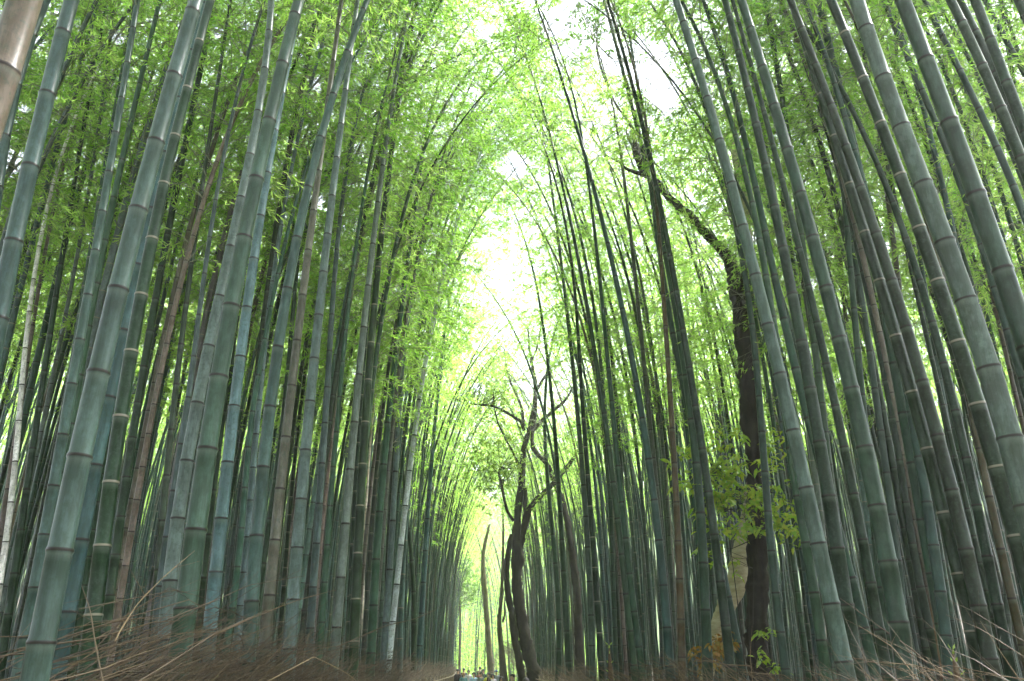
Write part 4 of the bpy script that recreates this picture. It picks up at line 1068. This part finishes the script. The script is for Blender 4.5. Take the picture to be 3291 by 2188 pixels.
# ------------------------------------------------------------------ the people
def skin(name, verts, edges, radii, mat, sub=1, root_i=0):
    me = bpy.data.meshes.new(name); me.from_pydata(verts, edges, [])
    o_ = bpy.data.objects.new(name, me); COL.objects.link(o_)
    o_.modifiers.new("s", "SKIN")
    sv = me.skin_vertices[0].data
    for i, r in enumerate(radii):
        sv[i].radius = r if isinstance(r, tuple) else (r, r); sv[i].use_root = (i == root_i)
    m = o_.modifiers.new("d", "SUBSURF"); m.levels = sub; m.render_levels = sub
    bpy.context.view_layer.update()
    ev = o_.evaluated_get(bpy.context.evaluated_depsgraph_get())
    out = bpy.data.meshes.new_from_object(ev); out.name = name
    out.materials.clear(); out.materials.append(mat)
    out.polygons.foreach_set("use_smooth", np.ones(len(out.polygons), bool))
    bpy.data.objects.remove(o_); bpy.data.meshes.remove(me)
    return out

M_SKINP = plain_material("skin", (.42, .26, .18), .55)
M_CLOTH = plain_material("clothing", (.5, .5, .5), .85, use_obj=True)
M_HAIR = plain_material("hair", (.02, .015, .012), .5, use_obj=True)
M_EYE = plain_material("eye", (.02, .015, .01), .3)

def person_meshes(pose):
    a = pose  # 0 standing, 1 mid-stride
    st = .16 * a
    V = [(0, 0, .93), (0, .01, 1.08), (0, 0, 1.24), (0, -.01, 1.38), (0, -.005, 1.46), (0, .01, 1.53), (0, .015, 1.60), (0, .01, 1.66)]
    E = [(i, i + 1) for i in range(7)]
    Rr = [(.15, .10), (.13, .09), (.15, .10), (.12, .08), .052, (.066, .078), (.072, .088), (.05, .06)]
    for s in (-1, 1):
        b = len(V)
        V += [(s * .17, 0, 1.38), (s * .225, .01, 1.12), (s * .23, -.05 - .1 * a * s, .90), (s * .23, -.07 - .12 * a * s, .82)]
        E += [(3, b), (b, b + 1), (b + 1, b + 2), (b + 2, b + 3)]; Rr += [.052, .040, .029, (.018, .034)]
        f = len(V)  # fingers and thumb
        hx, hy, hz = V[b + 3]
        for q in range(4):
            V += [(hx, hy + (q - 1.5) * .018, hz - .045), (hx - s * .012, hy + (q - 1.5) * .019 - .004, hz - .075 + abs(q - 1.4) * .008)]
            E += [(b + 3, f + 2 * q), (f + 2 * q, f + 2 * q + 1)]; Rr += [.009, .007]
        t = len(V); V += [(hx - s * .01, hy - .042, hz + .0), (hx - s * .02, hy - .055, hz - .03)]; E += [(b + 3, t), (t, t + 1)]; Rr += [.010, .008]
        b = len(V)
        V += [(s * .09, 0, .86), (s * .10, -.02 - s * st * .6, .48), (s * .10, .02 - s * st * 1.3, .08), (s * .10, -.14 - s * st * 1.3, .035)]
        E += [(0, b), (b, b + 1), (b + 1, b + 2), (b + 2, b + 3)]; Rr += [.09, .058, .040, (.042, .03)]
    b = len(V); V += [(0, -.085, 1.575)]; E += [(6, b)]; Rr += [.012]    # nose
    body = skin("body", V, E, Rr, M_SKINP)
    SV = [(0, 0, .90), (0, .01, 1.08), (0, 0, 1.26), (0, -.01, 1.40)]; SE = [(0, 1), (1, 2), (2, 3)]; SR = [(.175, .125), (.155, .115), (.175, .125), (.115, .085)]
    for s in (-1, 1):
        b = len(SV); SV += [(s * .18, 0, 1.385), (s * .228, .01, 1.12), (s * .232, -.045 - .09 * a * s, .93)]; SE += [(3, b), (b, b + 1), (b + 1, b + 2)]; SR += [.066, .055, .044]
    shirt = skin("shirt", SV, SE, SR, M_CLOTH)
    TV = [(0, 0, .94)]; TE = []; TR_ = [(.165, .12)]
    for s in (-1, 1):
        b = len(TV); TV += [(s * .09, 0, .84), (s * .10, -.02 - s * st * .6, .48), (s * .10, .02 - s * st * 1.3, .10)]; TE += [(0, b), (b, b + 1), (b + 1, b + 2)]; TR_ += [.108, .076, .06]
    trousers = skin("trousers", TV, TE, TR_, M_CLOTH)
    mb = MB()
    for s in (-1, 1):
        c = np.array([s * .030, -.074, 1.600]); P = [c + [0, .006, 0], c, c + [0, -.006, 0]]
        tube(mb, P, [.011, .012, .006], 8)
    eyes = mb.mesh("eyes", M_EYE, True)
    mb = MB(); tube(mb, [[-.022, -.079, 1.535], [0, -.085, 1.532], [.022, -.079, 1.535]], [.003, .006, .003], 6)
    mouth = mb.mesh("mouth", plain_material("lips", (.30, .12, .10), .5), True)
    return body, shirt, trousers, eyes, mouth

def hair_mesh(long=False, cap=False):
    mb = MB(); n, m = 10, 18; V = []
    for i in range(n):
        ph = PI * .5 - (PI * .5 + (.35 if not long else .25)) * i / (n - 1)
        for j in range(m):
            th = 2 * PI * j / m
            front = max(0, -math.sin(th))
            p = max(ph, .45 * front - .0 * (1 - front)) if front > .25 else ph
            rx, ry, rz = .100, .118, .108
            V.append((rx * math.cos(p) * math.cos(th), .015 + ry * math.cos(p) * math.sin(th), 1.625 + rz * math.sin(p)))
    V = np.array(V)
    V += np.random.default_rng(3).normal(size=V.shape) * .002
    i = np.arange(n - 1)[:, None] * m; j = np.arange(m)[None]; k = (j + 1) % m
    Q = np.stack([i + j, i + k, i + m + k, i + m + j], -1).reshape(-1, 4)
    mb.quads(V, Q)
    if long:
        tube(mb, [[0, .07, 1.62], [0, .085, 1.52], [0, .08, 1.40], [0, .075, 1.30]], [.075, .08, .07, .03], 12)
        for s in (-1, 1): tube(mb, [[s * .07, .02, 1.62], [s * .082, .01, 1.52], [s * .08, .01, 1.40]], [.03, .03, .018], 8)
    if cap: tube(mb, [[0, -.06, 1.655], [0, -.13, 1.648], [0, -.165, 1.64]], [.05, .045, .02], 8)
    me = mb.mesh("hair", M_HAIR, True)
    return me
PM = [person_meshes(0), person_meshes(1)]
H_SHORT, H_LONG, H_CAP = hair_mesh(), hair_mesh(True), hair_mesh(False, True)
def bag_mesh():
    mb = MB(); tube(mb, [[0, .17, .98], [0, .20, 1.02], [0, .20, 1.30], [0, .17, 1.40], [0, .15, 1.42]], [.10, .14, .14, .11, .05], 12)
    return mb.mesh("backpack", M_CLOTH, True)
BAG = bag_mesh()
BLK = (.02, .016, .014)
# photo x of the head, photo y of its top, distance, turn (0 = faces the camera), hair, shirt, trousers, label
PEOPLE = [
 (1472, 2149, 54, 2.6, "s", BLK, (.04, .03, .035), (.05, .05, .06), "person in a dark top, partly behind the left brushwood fence"),
 (1491, 2147, 59, 3.1, "s", BLK, (.03, .03, .035), (.05, .05, .06), "person seen from behind with short black hair, just above the orange hat"),
 (1490, 2160, 50, .3, "c", (.55, .32, .16), (.12, .26, .28), (.06, .06, .08), "person wearing an orange-tan hat and a teal top, low in the crowd"),
 (1506, 2153, 55, .2, "s", BLK, (.55, .52, .55), (.05, .05, .07), "person in a pale top, between the orange hat and the light blue shirt"),
 (1523, 2160, 49, 0, "s", (.03, .02, .015), (.36, .48, .72), (.05, .05, .08), "person facing the camera in a light blue shirt, in the middle of the group"),
 (1543, 2142, 61, 2.8, "s", BLK, (.03, .03, .03), (.05, .05, .05), "person whose dark head stands highest in the crowd, turned away"),
 (1540, 2154, 54, .5, "s", (.30, .20, .16), (.20, .05, .06), (.05, .05, .07), "fair-haired person in a dark red top behind the light blue shirt"),
 (1553, 2150, 55, -.2, "s", BLK, (.06, .10, .10), (.04, .04, .05), "person with full black hair, facing the camera below the highest dark head"),
 (1547, 2160, 49, .1, "s", BLK, (.18, .20, .22), (.03, .03, .04), "person in an open dark jacket over grey, next to the light blue shirt"),
 (1569, 2160, 48, -.1, "s", BLK, (.62, .60, .08), (.05, .05, .08), "black-haired person in a yellow shirt by the olive trunk"),
 (1571, 2178, 40, 2.9, "l", (.05, .025, .015), (.05, .045, .05), (.05, .05, .06), "person with brown hair seen from behind in front of the yellow shirt"),
 (1584, 2165, 48, .1, "l", BLK, (.55, .50, .62), (.05, .05, .07), "woman with long dark hair in a pale lilac top, beside the blue cap"),
 (1595, 2152, 52, .2, "c", (.07, .10, .30), (.22, .24, .28), (.05, .05, .07), "person in a blue cap and grey checked top with a backpack"),
 (1611, 2175, 42, .0, "l", BLK, (.14, .03, .05), (.04, .04, .05), "woman with long black hair and a dark red top, nearest the brown brushwood mound"),
 (1646, 2165, 34, -1.2, "s", BLK, (.02, .18, .62), (.05, .05, .07), "person in a bright blue jacket with black hair, alone before the brushwood"),
 (1691, 2178, 25, 2.9, "s", (.03, .02, .025), (.05, .04, .06), (.04, .04, .05), "dark head just showing at the bottom edge, right of the bright blue jacket"),
]
for i, (px, py_, Y, turn, hk, hc, sc_, tc_, lab) in enumerate(PEOPLE):
    P = at(px, py_, Y); g = float(ground_h(P[0], Y)) + .012
    g = max(g, float(rise(Y)) + .012)
    hgt = P[2] - g; k = min(max(hgt / 1.725, .88), 1.10)
    root = empty("person", (P[0], Y, g), lab, "person", "people walking up the path")
    root.rotation_euler = (0, 0, turn); root.scale = (k, k, k)
    b_, s_, t_, e_, m_ = PM[i % 2]
    link("body", b_, root); link("shirt", s_, root, sc_); link("trousers", t_, root, tc_); link("eyes", e_, root); link("mouth", m_, root)
    link("hair" if hk != "c" else "cap", H_SHORT if hk == "s" else (H_LONG if hk == "l" else H_CAP), root, hc)
    if i == 12: link("backpack", BAG, root, (.08, .09, .12))
# ------------------------------------------------------------------ light and render settings
w = bpy.data.worlds.new("World"); scene.world = w; w.use_nodes = True
nt = w.node_tree; ns, ls = nt.nodes, nt.links; ns.clear()
o = ns.new("ShaderNodeOutputWorld"); bg = ns.new("ShaderNodeBackground")
sky = ns.new("ShaderNodeTexSky"); sky.sky_type = "NISHITA"; sky.sun_disc = False
EL, AZ = math.radians(55), math.radians(68)
sky.sun_elevation = EL; sky.sun_rotation = AZ
sky.air_density = 1.0; sky.dust_density = 1.0; sky.ozone_density = 1.0
hs = ns.new("ShaderNodeHueSaturation"); hs.inputs["Saturation"].default_value = .38
ls.new(sky.outputs[0], hs.inputs["Color"]); ls.new(hs.outputs[0], bg.inputs[0])
bg.inputs[1].default_value = .12
ls.new(bg.outputs[0], o.inputs[0])
sd = bpy.data.lights.new("sun", "SUN"); sd.energy = 3.2; sd.angle = math.radians(12); sd.color = (1, .975, .95)
so = bpy.data.objects.new("sun", sd); COL.objects.link(so)
dv = Vector((math.sin(AZ) * math.cos(EL), math.cos(AZ) * math.cos(EL), math.sin(EL)))
so.rotation_euler = dv.to_track_quat("Z", "Y").to_euler()
so.location = (0, 0, 30)
vs = scene.view_settings
scene.display_settings.display_device = "sRGB"
vs.view_transform = "Standard"; vs.look = "None"; vs.gamma = 1; vs.use_curve_mapping = False
vs.exposure = EXPO
cy = scene.cycles
cy.use_denoising = True
cy.max_bounces = 4; cy.diffuse_bounces = 3; cy.glossy_bounces = 1; cy.transmission_bounces = 3; cy.transparent_max_bounces = 4; cy.volume_bounces = 1
cy.caustics_reflective = False; cy.caustics_refractive = False
cy.use_adaptive_sampling = True; cy.adaptive_threshold = .04
scene.render.use_persistent_data = False

if HAZE > 0:
    hm, hn, hns, hls = new_mat("haze_air")
    ho_ = hns.new("ShaderNodeOutputMaterial"); hv = hns.new("ShaderNodeVolumePrincipled")
    hv.inputs["Color"].default_value = (.93, .97, .95, 1); hv.inputs["Density"].default_value = HAZE; hv.inputs["Anisotropy"].default_value = .45
    hls.new(hv.outputs[0], ho_.inputs["Volume"])
    bx = MB()
    X0, X1, Y0_, Y1_, Z0, Z1 = -1600, 1600, -1600, 1600, -4.0, 90.0
    bx.quads([(X0, Y0_, Z0), (X1, Y0_, Z0), (X1, Y1_, Z0), (X0, Y1_, Z0), (X0, Y0_, Z1), (X1, Y0_, Z1), (X1, Y1_, Z1), (X0, Y1_, Z1)],
             [(0, 3, 2, 1), (4, 5, 6, 7), (0, 1, 5, 4), (1, 2, 6, 5), (2, 3, 7, 6), (3, 0, 4, 7)])
    hz = link("haze", bx.mesh("haze", hm)); tag(hz, kind="stuff")
